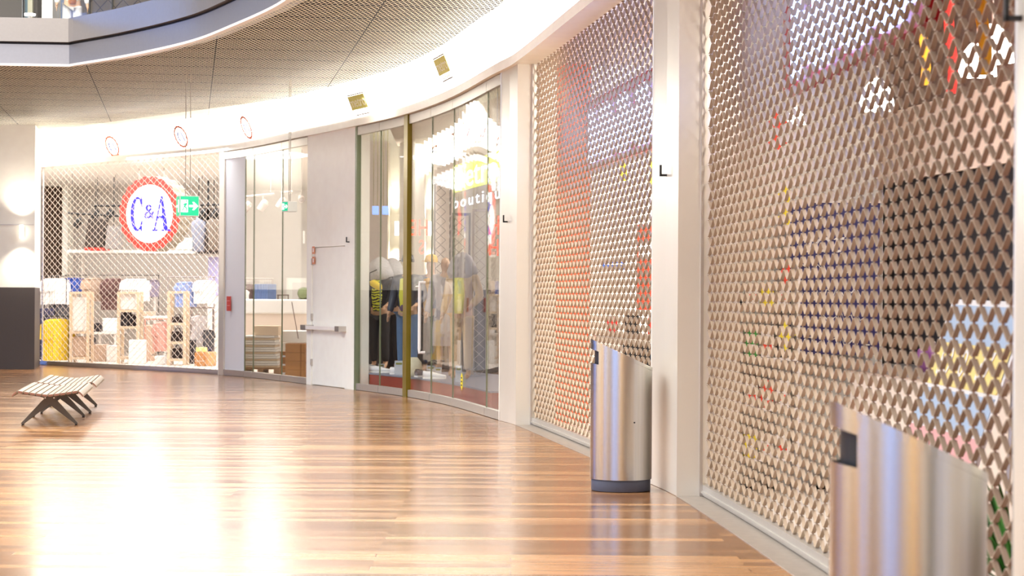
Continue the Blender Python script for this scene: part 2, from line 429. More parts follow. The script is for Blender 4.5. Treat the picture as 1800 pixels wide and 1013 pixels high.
for px, py, lb in [(614, 421, 'small wall hook on the white wall above the service door'), (892, 384, 'small wall hook on the farthest white pillar beside the boutique glass'),
                   (1172, 299, 'small wall hook on the second pillar, above the farther bin'), (1795, 10, 'small wall hook high on the nearest right pillar')]:
    p, z = wp(px, py, 0); t = ftan(z)
    m = merge(boxm(-.012, .012, -.05, .0, -.045, -.03), boxm(-.012, .012, -.05, -.038, -.045, .035))
    h = obj('wall_hook', m, BLACK); h.location = p; h.rotation_euler = (0, 0, math.atan2(-t.y, -t.x)*1.0); tag(h, lb, 'hook')

# ------------------------------------------------------------------ litter bins
def bin_mesh():
    V, F = [], []; n = 72; R = .218; nz = 26; ht, lt = 1.065, 0.865
    for j in range(nz+1):
        for i in range(n):
            a = 2*math.pi*i/n; x, y = R*math.cos(a), R*math.sin(a)
            top = (ht+lt)/2-(ht-lt)/2*x/R
            if j <= 18: z = 0.085+(0.80-0.085)*j/18
            else: z = 0.80+(top-0.80)*(j-18)/(nz-18)
            V.append((x, y, z))
    sl = math.radians(180)
    for j in range(nz):
        for i in range(n):
            a = 2*math.pi*(i+.5)/n; zc = (V[j*n+i][2]+V[(j+1)*n+i][2])/2
            if abs((a-math.radians(180)+math.pi) % (2*math.pi)-math.pi) < math.radians(41) and 0.895 < zc < 0.99: continue
            F.append((j*n+i, j*n+(i+1) % n, (j+1)*n+(i+1) % n, (j+1)*n+i))
    return V, F
def make_bin(label, loc):
    t = thing('litter_bin', label, 'litter bin', loc)
    s = obj('bin_body', bin_mesh(), STEEL, t); smooth(s); so = s.modifiers.new('solid', 'SOLIDIFY'); so.thickness = 0.004; so.offset = -1; e = s.modifiers.new('edges', 'EDGE_SPLIT'); e.split_angle = math.radians(25)
    R = .2175; V = []; n = 72
    for rr in (R-.012, R+.002):
        for dz in (-.02, 0.004):
            for i in range(n):
                a = 2*math.pi*i/n; x, y = rr*math.cos(a), rr*math.sin(a); V.append((x, y, .965-.1*x/.218+dz))
    F = []
    for i in range(n):
        k = (i+1) % n; F += [(i, k, n+k, n+i), (2*n+i, 3*n+i, 3*n+k, 2*n+k), (n+i, n+k, 3*n+k, 3*n+i), (i, 2*n+i, 2*n+k, k)]
    F.append(tuple(range(n, 2*n)))
    obj('slanted_lid', (V, F), STEEL, t)
    b = obj('base_ring', lathe([(0, .002), (.207, .002), (.209, .006), (.209, .088), (0, .088)], 64), mat('slate_blue_base', rgb(72, 74, 88), .5), t); smooth(b); bevel(b, .002)
    k = obj('lock', lathe([(0, 0), (.005, 0), (.005, .004), (0, .004)], 12), BLACK, t)
    k.matrix_local = Matrix.Translation((.218*math.cos(math.radians(-68)), .218*math.sin(math.radians(-68)), .49)) @ Matrix.Rotation(math.radians(22), 4, 'Z') @ Matrix.Rotation(math.pi/2, 4, 'X')
    v, f = lathe([(0, .80), (.19, .80), (.19, .9)], 48)
    v = [p if i < 96 else (p[0], p[1], .92-.1*p[0]/.218) for i, p in enumerate(v)]; f.append(tuple(range(96, 144)))
    obj('inner_liner', (v, f), BLACK, t)
    return t
make_bin('brushed steel litter bin with slanted top standing farther off, before the second pillar', (.776, 14.47, 0))
make_bin('brushed steel litter bin with slanted top nearest the camera, cut by the picture bottom', (1.115, 5.75, 0))

# ------------------------------------------------------------------ slatted benches
def bench(label, loc, rz):
    t = thing('slatted_bench', label, 'bench', loc, rz, 'slatted benches in a row')
    SL = mat('bench_slat_wood', rgb(158, 142, 124), .45, 0, .12, 8, stretch=(8, 1, 8)); SE = mat('bench_slat_ends', rgb(120, 78, 60), .5)
    LG = mat('bench_leg_metal', rgb(92, 82, 70), .5, .3); L = 2.16
    def prof(x):
        a = abs(x)
        if a < .30: return .335+.04*(a/.30)**1.2
        return .375-.055*((a-.30)/.065)**1.6
    n = 12; wd = .73/n
    for i in range(n):
        x0, x1 = -.365+i*wd+.007, -.365+(i+1)*wd-.007
        seg = 4; top = [(x0+(x1-x0)*k/seg, prof(x0+(x1-x0)*k/seg)) for k in range(seg+1)]; bot = [(x, z-.024) for x, z in top[::-1]]
        s = obj('slat', extrude(top+bot, -L/2, L/2), SL, t); s.data.materials.append(SE); bevel(s, .003, 2)
        s.data.polygons[0].material_index = 1; s.data.polygons[1].material_index = 1
    for y in (-.735, .735):
        fr = obj('leg_frame', extrude([(-.30, .352), (-.15, .338), (0, .311), (.15, .338), (.30, .352), (.29, .325), (.10, .297), (.06, .285), (.055, .262), (0, .215), (-.055, .262), (-.06, .285), (-.10, .297), (-.29, .325)], y-.02, y+.02), LG, t)
        for sx in (-1, 1):
            lg = obj('leg', extrude([(sx*.005, .30), (sx*.068, .265), (sx*.292, .022), (sx*.282, .010), (sx*.262, .012), (0, .215)], y-.0199, y+.0199), LG, t); bevel(lg, .004, 2)
            obj('foot_pad', xf(lathe([(0, 0), (.014, 0), (.014, .014), (0, .014)], 12), Matrix.Translation((sx*.272, y, 0))), BLACK, lg)
        for sx in (-1, 1):
            obj('bolt', xf(lathe([(.008, -.005), (.008, .005), (0, .005)], 8), Matrix.Translation((sx*.045, y-.02, .285)) @ Matrix.Rotation(math.pi/2, 4, 'X')), ALU, fr)
    return t
bd = Vector((-.155, .988)); rzb = math.atan2(-bd.x, bd.y)
c1 = Vector((-4.93, 22.09)); c2 = Vector((-5.235, 24.27))
bench('dark-legged slatted bench nearest the camera, in front of the far one in the row', (c1.x, c1.y, 0), rzb)
bench('dark-legged slatted bench farther off, end to end behind the nearer one', (c2.x, c2.y, 0), rzb)

# ------------------------------------------------------------------ glazing of the front
def pane(k0, k1, gap=.006, m=None, off=.03, h0=.1, h1=OPEN-.13):
    return sweep(rect(off-.006, off+.006, h0, h1), Z.get(k0, k0)+gap, Z.get(k1, k1)-gap, .25)
def glazed(label, zn, zf, m=None, h1=OPEN-.13):
    t = thing('glass_door_panel', label, 'glass panel')
    a, b = zn+.006, zf-.006
    g = sweep(rect(.024, .036, .1, h1), a, b, .25)
    o = obj('glass_pane', g, m or GLASS, t)
    obj('bottom_rail', sweep(rect(.0, .06, .006, .1), a, b), RAILM, t)
    obj('top_rail', sweep(rect(.0, .06, h1, OPEN-.012), a, b), RAILM, t)
    obj('edge_seam', sweep(rect(.02, .04, .1, h1), a-.004, a+.002), GREENF, t)
    return t
glazed('frosted glass panel with a small red sign, left end of the fashion shop window', wz(428), Z[393], FILM)
glazed('clear glass panel right of the frosted one, before the hanging clothes', Z[443], wz(428))
glazed('clear middle glass panel before the wrapped pallet', Z[493], Z[443])
glazed('clear glass panel beside the service wall, before the cardboard boxes', Z[539], Z[493])
glazed('leftmost boutique window panel, before the black padded jacket', Z[665], Z[620]-.05)
glazed('second boutique window panel, left of the olive post', Z[709], Z[665])
glazed('boutique glass door leaf with the long white pull handle', Z[755], Z[717])
glazed('boutique glass panel right of the handle leaf', Z[793], Z[755])
glazed('boutique glass panel carrying the yellow sticker', Z[852], Z[793])
glazed('last boutique glass panel, against the farthest pillar', Z[880], Z[852])
po = struct('window_post', sweep(rect(-.015, .05, 0, OPEN), Z[717]+.02, Z[709]-.02), OLIVE)
struct('window_post_edge', sweep(rect(-.005, .06, 0, OPEN), Z[625]-.03, Z[620]-.07), GREENF)
# pull handle
p0, z0 = wp(737, 620, -.06); p1, _ = wp(737, 497, -.06); tt = ftan(z0); n2 = Vector((tt.y, -tt.x))
hp = [Vector((p0.x+n2.x*.07, p0.y+n2.y*.07, p0.z)), Vector(p0), Vector((p0.x, p0.y, p1.z)), Vector((p0.x+n2.x*.07, p0.y+n2.y*.07, p1.z))]
# the handle stands off the glass and turns back into it
t = thing('pull_handle', 'long white bow-shaped pull handle on the boutique glass leaf', 'door handle')
dx = Vector((-tt.x, -tt.y, 0))*0.045
A = [hp[1]+Vector((n2.x, n2.y, 0))*.075+dx*0, hp[1], hp[1]+Vector((0, 0, .05)), hp[2]-Vector((0, 0, .05)), hp[2], hp[2]+Vector((n2.x, n2.y, 0))*.075]
obj('grip', tube(A, .021, 10), WHITE, t)
obj('cross_arm', tube([Vector((p0.x, p0.y, EYE+.34*0+.0))+Vector((0, 0, .15)), Vector((p0.x, p0.y, EYE+.15))-dx*4.2], .012, 8), ALU, t)

# stickers and small signs lying on the front
def flat_on_front(name, px, py, off, me, m, label, cat, parts=()):
    p, z = wp(px, py, off); t = ftan(z); o = obj(name, me, m); tag(o, label, cat)
    place(o, p, (-t.x, -t.y, 0), (0, 0, 1)); return o, z
def rect2(w_, h_, ex=.002): return shape_mesh([[(-w_/2, -h_/2), (w_/2, -h_/2), (w_/2, h_/2), (-w_/2, h_/2)]], ex)
def letters_on(o, s, size, m, dy=0, dx=0, dz=.004, name='lettering'):
    q = obj(name, text_mesh(s, size, .0008), m, o); q.location = (dx, dy, dz); return q
REDS = mat('red_sign_face', rgb(204, 60, 48), .5); ORS = mat('faded_orange_sign', rgb(226, 150, 110), .6); YEL = mat('yellow_sticker', rgb(238, 214, 40), .5)
WTXT = mat('white_lettering', rgb(245, 240, 235), .5); DTXT = mat('dark_lettering', rgb(70, 64, 50), .6)
o, _ = flat_on_front('notice_sign', 402, 534, -.004, rect2(.16, .25), REDS, 'red upright notice on the frosted glass, left of the clear panels', 'sign')
for i, dy in enumerate((.05, -.03)): obj('sign_line', xf(boxm(-.06, .06, -.001, .001, -.0, .003), Matrix.Rotation(math.pi/2, 4, 'X')), WTXT, o).location = (0, dy, .003)
for py, lb in ((440, 'upper of two small orange notices beside the service door'), (458, 'lower of two small orange notices beside the service door')):
    o, _ = flat_on_front('notice_sign', 551, py, -.004, rect2(.1, .115), ORS, lb, 'sign')
    obj('sign_symbol', shape_mesh([[(-.02, -.03), (.02, -.03), (.02, .03), (-.02, .03)]], .001), WTXT, o).location = (0, 0, .003)
hexa = [(0, .11), (.055, .06), (.055, -.06), (0, -.11), (-.055, -.06), (-.055, .06)]
o, _ = flat_on_front('sticker', 811.5, 671, -.004+.02, shape_mesh([[(x*1.15, y*1.0) for x, y in hexa]], .001), YEL, 'yellow pointed sticker low on a boutique glass panel', 'sticker')
for i in range(3): obj('printed_line', shape_mesh([[(-.035, -.008), (.035, -.008), (.035, .008), (-.035, .008)]], .001), DTXT, o).location = (0, .045-.045*i, .003)

# ------------------------------------------------------------------ signs on the glowing fascia band
def band_frame(px, py):
    lo, hi = 5, 41
    off = -.1
    for _ in range(6):
        p, z = wp(px, py, off); off = -.2*(p.z-OPEN-.13)/(CEIL-OPEN-.13)-.012
    p, z = wp(px, py, off); t = ftan(z); n = Vector((t.y, -t.x, 0))
    up = Vector((0, 0, CEIL-OPEN-.13))-n*.2; return p, Vector((-t.x, -t.y, 0)), up.normalized(), z
def arc(cx, cy, rx, ry, a0, a1, n=20): return [(cx+rx*math.cos(math.radians(a0+(a1-a0)*i/n)), cy+ry*math.sin(math.radians(a0+(a1-a0)*i/n))) for i in range(n+1)]
def scallop(r, k=18, b=.035, n=6):
    out = []
    for i in range(k*n):
        a = 2*math.pi*i/(k*n); out.append(((r-b+b*abs(math.sin(a*k/2))*2**.5*.8)*math.cos(a), (r-b+b*abs(math.sin(a*k/2))*2**.5*.8)*math.sin(a)))
    return out
def glyph_C(cx, cy, w_, h_):
    o = arc(cx, cy, w_/2, h_/2, 50, 310, 26); i = arc(cx+w_*.06, cy, w_*.30, h_*.43, 310, 50, 26)
    body = o+i
    s1 = [(cx+w_*.30, cy+h_*.5), (cx+w_*.36, cy+h_*.5), (cx+w_*.40, cy+h_*.2), (cx+w_*.33, cy+h_*.2), (cx+w_*.2, cy+h_*.36)]
    s2 = [(x, 2*cy-y) for x, y in s1][::-1]
    return [body], [s1], [s2]
def glyph_A(cx, cy, w_, h_):
    L = lambda *q: [(cx+x*w_, cy+y*h_) for x, y in q]
    return [L((-.40, -.47), (-.32, -.47), (.0, .38), (-.03, .5))], [L((.12, -.47), (.36, -.47), (.06, .5), (-.04, .5))], [L((-.24, -.14), (.2, -.14), (.18, -.06), (-.21, -.06))], [L((-.52, -.5), (-.2, -.5), (-.2, -.45), (-.52, -.45))], [L((.02, -.5), (.5, -.5), (.5, -.45), (.02, -.45))]
def merged_shape(loopsets, ex):
    bmx = bmesh.new()
    for ls in loopsets:
        me = shape_mesh(ls, ex); bmx.from_mesh(me); bpy.data.meshes.remove(me)
    me = bpy.data.meshes.new('lettering'); bmx.to_mesh(me); bmx.free(); return me
PINKL = mat('faded_red_outline', rgb(246, 150, 120), .5); BLUEL = mat('logo_blue', rgb(40, 40, 190), .4)
for px, py, lb in ((198, 257, 'leftmost small round logo on the glowing band above the far grille'), (319, 240, 'middle small round logo on the glowing band, behind the exit sign wires'), (434, 224, 'right-hand small round logo on the glowing band, above the frosted glass')):
    p, r, u, z = band_frame(px, py); D = .42
    o = obj('round_logo', shape_mesh([scallop(D/2, 16, .012), arc(0, 0, D/2-.045, D/2-.045, 0, 360, 40)[:-1]], .004), mat('logo_ring_red', rgb(224, 122, 92), .6)); tag(o, lb, 'logo sign', 'round logos on the light band')
    n = r.cross(u); place(o, p+n*.012, r, u)
    for gl in ([arc(-.04, 0, .065, .09, 100, 260, 10)+arc(-.018, 0, .055, .075, 260, 100, 10)], [[(.02, .09), (.048, .09), (.105, -.085), (.073, -.085)]]): obj('logo_letter', shape_mesh(gl, .004), mat('logo_blue_print', rgb(30, 60, 150), .6), o)
for px, py, lb in ((630, 179, 'yellow boutique sign plate on the glowing band, above the black jacket window'), (778, 115, 'yellow boutique sign plate on the glowing band, nearer and higher in the picture')):
    p, r, u, z = band_frame(px, py)
    o = obj('sign_plate', rect2(.66, .21, .003), mat('plate_yellow_print', rgb(224, 222, 120), .6)); tag(o, lb, 'sign', 'boutique plates on the light band'); n = r.cross(u); place(o, p+n*.012, r, u)
    GRY = mat('plate_grey_mark', rgb(120, 98, 84), .6)
    obj('plate_edge', shape_mesh([[(-.33, .11), (.33, .11), (.33, .128), (-.33, .128)]], .003), GRY, o)
    obj('plate_edge', shape_mesh([[(-.26, -.195), (.33, -.195), (.33, -.177), (-.26, -.177)]], .003), GRY, o)
    q = obj('lettering', text_mesh('metro', .17, .002, space=.95), mat('plate_white', rgb(250, 250, 220), .6), o); q.location = (0, .0, .004); q.scale = (1.55, 1.25, 1)
    q = obj('lettering', text_mesh('boutique', .085, .002), GRY, o); q.location = (.04, -.145, .004); q.scale = (1.5, 1, 1)

# ------------------------------------------------------------------ hanging exit signs
def exit_sign(label, c, s, h, rz, cz=CEIL+.1, side=None):
    t = thing('exit_sign', label, 'exit sign', c, rz); d = side or .16
    G = emis('exit_green', rgb(20, 168, 118), .75); W = emis('exit_white', rgb(250, 250, 245), 1.1); R = mat('exit_frame', rgb(226, 228, 222), .4)
    b = obj('housing', boxm(-s/2, s/2, -d/2, d/2, -h/2, h/2), R, t); bevel(b, .004)
    f = obj('sign_face', boxm(-s/2+.012, s/2-.012, -d/2-.003, -d/2, -h/2+.012, h/2-.012), G, t)
    v = [[(-.42, -.3), (-.05, -.3), (-.05, .3), (-.42, .3)]]
    def on(me, m, nm):
        q = obj(nm, me, m, f); q.matrix_local = Matrix.Translation((0, -d/2-.004, 0)) @ Matrix.Rotation(math.pi/2, 4, 'X'); return q
    on(shape_mesh([[(x*s, y*h) for x, y in [(-.44, -.30), (-.08, -.30), (-.08, .30), (-.44, .30)]]], .001), W, 'doorway_symbol')
    man = [[(-.20, .20), (-.13, .20), (-.13, .27), (-.20, .27)]], [[(-.30, .10), (-.16, .16), (-.12, .08), (-.21, -.02), (-.12, -.10), (-.14, -.27), (-.18, -.27), (-.18, -.12), (-.26, -.06), (-.32, -.2), (-.40, -.24), (-.41, -.20), (-.34, -.15), (-.27, .04), (-.33, .02), (-.37, -.06), (-.40, -.04)]]
    q = on(merged_shape([[[(x*s, y*h) for x, y in l] for l in ls] for ls in man], .002), G, 'running_figure'); q.location.y -= .001
    on(shape_mesh([[(x*s, y*h) for x, y in [(-.02, -.05), (.22, -.05), (.14, -.2), (.22, -.2), (.44, 0), (.22, .2), (.14, .2), (.22, .05), (-.02, .05)]]], .001), W, 'arrow')
    g = obj('side_face', boxm(-s/2-.003, -s/2, -d/2+.012, d/2-.012, -h/2+.012, h/2-.012), G, t)
    obj('arrow', merge(boxm(-s/2-.005, -s/2-.002, -d*.3, d*.3, -.05*h, .05*h), boxm(-s/2-.005, -s/2-.002, -d*.32, -d*.12, -.3*h, .3*h)), W, g)
    for sx in (-1, 1):
        obj('hanging_wire', tube([(sx*s*.12, 0, h/2), (sx*s*.12, 0, cz-c[2])], .0065, 6), mat('grey_wire', rgb(170, 162, 150), .5), t)
    return t
exit_sign('green lit exit sign with running figure and arrow, hanging before the round red sign', at(330, 363, 29.8), .285, .30, math.radians(19), side=.30)
exit_sign('small green exit sign seen edge-on, hanging before the glass with the cardboard boxes', at(509, 363.5, 30.3), .17, .15, math.radians(-52))

# ------------------------------------------------------------------ shop shells
IW = mat('shop_white_wall', rgb(240, 232, 224), .7); IFL = mat('shop_floor_pale', rgb(222, 212, 200), .35)
ICE = mat('shop_ceiling', rgb(236, 226, 216), .8)
# fashion shop
struct('wall_back', boxm(-15, -1.5, 50.5, 50.7, 0, 4.3), IW)
struct('wall_shop_left', prism([(-9.25, 40.0), (-13.5, 50.6), (-13.8, 50.5), (-9.6, 40.0)], 0, 4.3), IW)
struct('wall_shop_partition', prism([(-2.46, 30.75), (-2.74, 35.6), (-2.9, 50.6), (-3.0, 50.6), (-2.86, 35.6), (-2.58, 30.95)], 0, 4.3), IW)
struct('ceiling_fashion', prism([tuple(fpt(z, .52)) for z in zs(Z[539], Z[72], .8)]+[(-14, 50.6), (-2, 50.6)], 3.98, 4.1), ICE)
struct('floor_fashion', prism([tuple(fpt(z, .05)) for z in zs(Z[539], Z[72], 1)]+[(-14, 50.6), (1.5, 50.6)], -.02, .004), IFL)
# boutique
struct('floor_boutique', prism([tuple(fpt(z, .05)) for z in zs(ZP1b, Z[620], 1)]+[(-.2, 36), (4.2, 33), (4.6, 24)], -.02, .004), mat('boutique_floor', rgb(176, 140, 112), .2))
struct('wall_boutique_back', boxm(-2.6, 3.2, 35.5, 35.6, 1.5, 4.3), CREAM)
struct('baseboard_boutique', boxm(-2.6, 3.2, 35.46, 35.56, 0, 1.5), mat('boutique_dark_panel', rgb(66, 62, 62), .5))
struct('wall_boutique_side', prism([tuple(fpt(ZP1b-.4, .45)), tuple(fpt(ZP1b-.4, 6)), tuple(fpt(ZP1b-.5, 6)), tuple(fpt(ZP1b-.5, .45))], 0, 4.3), mat('boutique_grey_wall', rgb(120, 112, 108), .5))
struct('ceiling_boutique', prism([tuple(fpt(z, .5)) for z in zs(ZP1b-.3, Z[620], 1)]+[(-2, 35.6), (4, 35.6), (5, 24)], 3.98, 4.1), ICE)
# snack shop behind the farther grille, kiosk behind the nearer one
zc = ZP1a+.25
struct('wall_partition_orange', prism([tuple(fpt(zc, .26)), tuple(fpt(zc, .86)), tuple(fpt(zc+.05, .86)), tuple(fpt(zc+.05, .26))], 0, 4.2), mat('orange_red_wall', rgb(226, 92, 44), .5))
struct('wall_partition_cream', prism([tuple(fpt(zc, .86)), tuple(fpt(zc, 5)), tuple(fpt(zc+.06, 5)), tuple(fpt(zc+.06, .86))], 0, 4.2), CREAM)
struct('wall_snack_back', prism([tuple(fpt(ZP2b, 5)), tuple(fpt(zc, 5)), tuple(fpt(zc, 5.1)), tuple(fpt(ZP2b, 5.1))], 0, 4.2), CREAM)
struct('ceiling_snack', prism([tuple(fpt(ZP2b-.5, .5)), tuple(fpt(zc, .5)), tuple(fpt(zc, 5)), tuple(fpt(ZP2b-.5, 5))], 3.9, 4.0), ICE)
struct('floor_snack', prism([tuple(fpt(ZP2b-.5, .28)), tuple(fpt(18, .28)), tuple(fpt(zc, .28)), tuple(fpt(zc, 5)), tuple(fpt(ZP2b-.5, 5))], -.02, .004), IFL)
zk = ZP2b-.25
struct('wall_kiosk_far', prism([tuple(fpt(zk, .43)), tuple(fpt(zk, 1.75)), tuple(fpt(zk+.08, 1.75)), tuple(fpt(zk+.08, .43))], 0, 4.2), CREAM)
bw = [(3.9, 6.0), (2.55, 15.9)]
struct('wall_kiosk_dark', prism([(2.60, 15.6), (4.2, 5.0), (4.3, 5.0), (2.7, 15.7)], 0, 2.2), mat('kiosk_dark_wall', rgb(24, 18, 20), .7))
struct('wall_kiosk_band', prism([(2.56, 15.6), (4.16, 5.0), (4.3, 5.0), (2.7, 15.7)], 2.2, 2.7), mat('kiosk_cream_band', rgb(244, 224, 204), .5))
struct('wall_kiosk_top', prism([(2.62, 15.6), (4.22, 5.0), (4.3, 5.0), (2.7, 15.7)], 2.7, 3.7), mat('kiosk_brown_band', rgb(120, 96, 80), .6))
struct('wall_kiosk_end', prism([tuple(fpt(zk, 1.75)), (2.75, 15.8), (2.8, 15.9), tuple(fpt(zk+.08, 1.75))], 0, 4.2), CREAM)
struct('ceiling_kiosk', prism([tuple(fpt(5.5, .5)), tuple(fpt(zk, .5)), (2.7, 15.9), (4.3, 5.0)], 3.66, 3.76), mat('kiosk_maroon_ceiling', rgb(110, 40, 40), .5))
struct('floor_kiosk', prism([tuple(fpt(5, .28)), tuple(fpt(10, .28)), tuple(fpt(zk, .28)), (2.7, 15.9), (4.3, 5.0)], -.02, .004), IFL)

# ------------------------------------------------------------------ skinned figures (display mannequins)
def skin_obj(name, nodes, edges, m, parent, root=0, sub=1):
    me = bpy.data.meshes.new(name); me.from_pydata([n[0] for n in nodes], edges, []); me.update()
    o = bpy.data.objects.new(name, me); C.objects.link(o); me.materials.append(m); o.parent = parent
    sk = o.modifiers.new('skin', 'SKIN'); sk.use_smooth_shade = True
    for i, n in enumerate(nodes):
        r = n[1]; me.skin_vertices[0].data[i].radius = (r, r) if not isinstance(r, tuple) else r
        me.skin_vertices[0].data[i].use_root = (i == root)
    s = o.modifiers.new('sub', 'SUBSURF'); s.levels = sub; s.render_levels = sub
    return o
ARM = {'down': [(.185, 0, 1.43), (.25, .03, 1.16), (.27, -.07, .92)], 'hip': [(.185, 0, 1.43), (.33, .06, 1.2), (.19, -.08, 1.03)], 'out': [(.185, 0, 1.43), (.28, .0, 1.18), (.24, -.2, 1.05)]}
def mannequin(label, loc, rz, jacket, trousers, shirt=None, arms=('down', 'down'), hood=None, cap=None, bag=None, skirt=False, head=True, group='mannequins in the boutique window', sc=.96):
    t = thing('mannequin', label, 'mannequin', loc, rz, group)
    N = [((0, 0, .97), (.15, .11)), ((0, 0, 1.12), (.125, .095)), ((0, 0, 1.3), (.15, .105)), ((0, 0, 1.43), (.12, .085)), ((0, 0, 1.51), .052)]
    E = [(0, 1), (1, 2), (2, 3), (3, 4)]
    if head: N += [((0, -.012, 1.60), (.07, .08)), ((0, -.015, 1.68), (.078, .09)), ((0, -.005, 1.75), (.055, .06)), ((0, -.105, 1.65), .012)]; E += [(4, 5), (5, 6), (6, 7), (6, 8)]
    for s, a in ((-1, arms[0]), (1, arms[1])):
        b = len(N); P = ARM[a]
        for p, r in zip(P, (.056, .043, .028)): N.append(((s*p[0], p[1], p[2]), r))
        E += [(3, b), (b, b+1), (b+1, b+2)]
        wv = Vector((s*P[2][0], P[2][1], P[2][2])); dv = (wv-Vector((s*P[1][0], P[1][1], P[1][2]))).normalized(); sd = dv.cross(Vector((s, 0, 0))).normalized()
        pm = wv+dv*.07; N.append((tuple(pm), (.036, .018))); E.append((b+2, b+3))
        for k, (o_, l_) in enumerate(((-.026, .07), (-.009, .085), (.009, .08), (.026, .06))):
            q = len(N); m1 = pm+sd*o_+dv*.02; m2 = pm+sd*o_+dv*l_+Vector((-s*.012, -.01, 0)); N += [(tuple(m1), .0085), (tuple(m2), .007)]; E += [(b+3, q), (q, q+1)]
        q = len(N); N.append((tuple(wv+dv*.06+sd*-.05), .009)); E.append((b+2, q))
        h = len(N); N += [((s*.085, 0, .88), (.085, .09)), ((s*.095, -.01, .5), .056), ((s*.10, .015, .09), .04), ((s*.11, -.11, .035), (.042, .03))]; E += [(0, h), (h, h+1), (h+1, h+2), (h+2, h+3)]
    body = skin_obj('body', N, E, SKIN, t)
    if trousers and not skirt:
        n2 = [((0, 0, .98), (.16, .12))]; e2 = []
        for s in (-1, 1): h = len(n2); n2 += [((s*.088, 0, .86), (.1, .105)), ((s*.098, -.01, .5), .078), ((s*.10, .01, .12), .066)]; e2 += [(0, h), (h, h+1), (h+1, h+2)]
        skin_obj('trousers', n2, e2, trousers, t)
    if skirt:
        k = obj('skirt', lathe([(.13, 1.08), (.17, .95), (.2, .7), (.22, .45), (.21, .45), (.16, .95)], 24), trousers, t); smooth(k); k.scale.y = .75
    if jacket:
        n3 = [((0, 0, .9), (.175, .13)), ((0, 0, 1.1), (.165, .13)), ((0, 0, 1.3), (.185, .14)), ((0, 0, 1.45), (.12, .1)), ((0, 0, 1.52), (.075, .075))]; e3 = [(0, 1), (1, 2), (2, 3), (3, 4)]
        for s, a in ((-1, arms[0]), (1, arms[1])):
            b = len(n3); P = ARM[a]
            for p, r in zip(P, (.078, .068, .052)): n3.append(((s*p[0], p[1], p[2]), r))
            e3 += [(3, b), (b, b+1), (b+1, b+2)]
        skin_obj('jacket', n3, e3, jacket, t)
    if shirt:
        k = obj('shirt_front', xf(lathe([(0, .0), (.05, .0), (.075, .25), (.06, .5), (0, .52)], 14), Matrix.Translation((.0, -.115, .93)) @ Matrix.Diagonal((1.25, .45, 1, 1))), shirt, t); smooth(k)
    if hood:
        k = obj('hood', lathe([(.05, 1.40), (.2, 1.43), (.235, 1.52), (.19, 1.62), (.13, 1.72), (.07, 1.77), (0, 1.79)], 20), hood, t); smooth(k); k.scale.y = .75
        d = k.modifiers.new('d', 'DISPLACE'); tx = bpy.data.textures.new('fur', 'CLOUDS'); tx.noise_scale = .06; d.texture = tx; d.strength = .06
    if cap:
        k = obj('cap', merge(lathe([(.098, 1.69), (.1, 1.73), (.08, 1.79), (.03, 1.815), (0, 1.82)], 18), xf(extrude([(-.07, 0), (.07, 0), (.06, .012), (-.06, .012)], -.19, -.08), Matrix.Translation((0, 0, 1.70)))), cap, t)
    if bag:
        k = obj('belt_bag', xf(lathe([(0, -.06), (.06, -.05), (.085, 0), (.06, .05), (0, .06)], 14), Matrix.Translation((.06, -.19, .99)) @ Matrix.Diagonal((1.3, .6, 1, 1))), bag, t); smooth(k)
    t.scale = (sc, sc, sc)
    return t
PODH = .25
struct('window_podium', sweep(rect(.22, 1.8, .0, PODH-.02), 24.2, Z[620]-.12), REDW)
struct('window_podium_top', sweep(rect(.2, 1.8, PODH-.02, PODH), 24.2, Z[620]-.12), mat('podium_blue_top', rgb(120, 128, 150), .4))
def onpod(px, off):
    z = wz(px, off, 640); p = fpt(z, off); t = ftan(z); return p, t
def facing(t, k=.5):
    d = Vector((-t.y, t.x))*(1-k)+Vector((.05, -1))*k; d.normalize(); return math.atan2(d.x, -d.y)
BJ = mat('black_padded_fabric', rgb(34, 34, 40), .25, 0, .4, 26, .6); BT = mat('black_trousers', rgb(38, 34, 34), .8); YS = None
def stripe_mat():
    m = mat('yellow_black_stripes', rgb(220, 220, 40), .5); nt = m.node_tree; b = nt.nodes['Principled BSDF']
    wv = nt.nodes.new('ShaderNodeTexWave'); wv.bands_direction = 'Z'; wv.inputs['Scale'].default_value = 7; wv.inputs['Distortion'].default_value = 6; wv.inputs['Detail Scale'].default_value = 2
    tc = nt.nodes.new('ShaderNodeTexCoord'); nt.links.new(tc.outputs['Object'], wv.inputs['Vector'])
    cr = nt.nodes.new('ShaderNodeValToRGB'); cr.color_ramp.interpolation = 'CONSTANT'; cr.color_ramp.elements[0].color = (.02, .02, .02, 1); cr.color_ramp.elements[1].position = .42; cr.color_ramp.elements[1].color = (.75, .78, .05, 1)
    nt.links.new(wv.outputs['Fac'], cr.inputs[0]); nt.links.new(cr.outputs[0], b.inputs['Base Color']); return m
YS = stripe_mat()
YEF = mat('lime_yellow_fabric', rgb(226, 224, 74), .7); DEN = mat('blue_denim', rgb(84, 112, 148), .8, 0, .2, 30); NAVY = mat('navy_quilt', rgb(52, 60, 78), .4, 0, .3, 30, .4)
ORF = mat('orange_yellow_fabric', rgb(236, 176, 30), .7); TAN = mat('tan_coat', rgb(196, 164, 120), .8); GREYF = mat('pale_grey_coat', rgb(168, 162, 164), .7); FUR = mat('silver_fur', rgb(206, 204, 206), .6, 0, .3, 40, .6)
YBAG = mat('yellow_bag_vinyl', rgb(242, 214, 30), .35); CAPY = mat('mustard_cap', rgb(222, 176, 44), .7); BLUEG = mat('blue_grey_knit', rgb(110, 124, 150), .8); DKG = mat('dark_grey_fabric', rgb(70, 68, 72), .7)
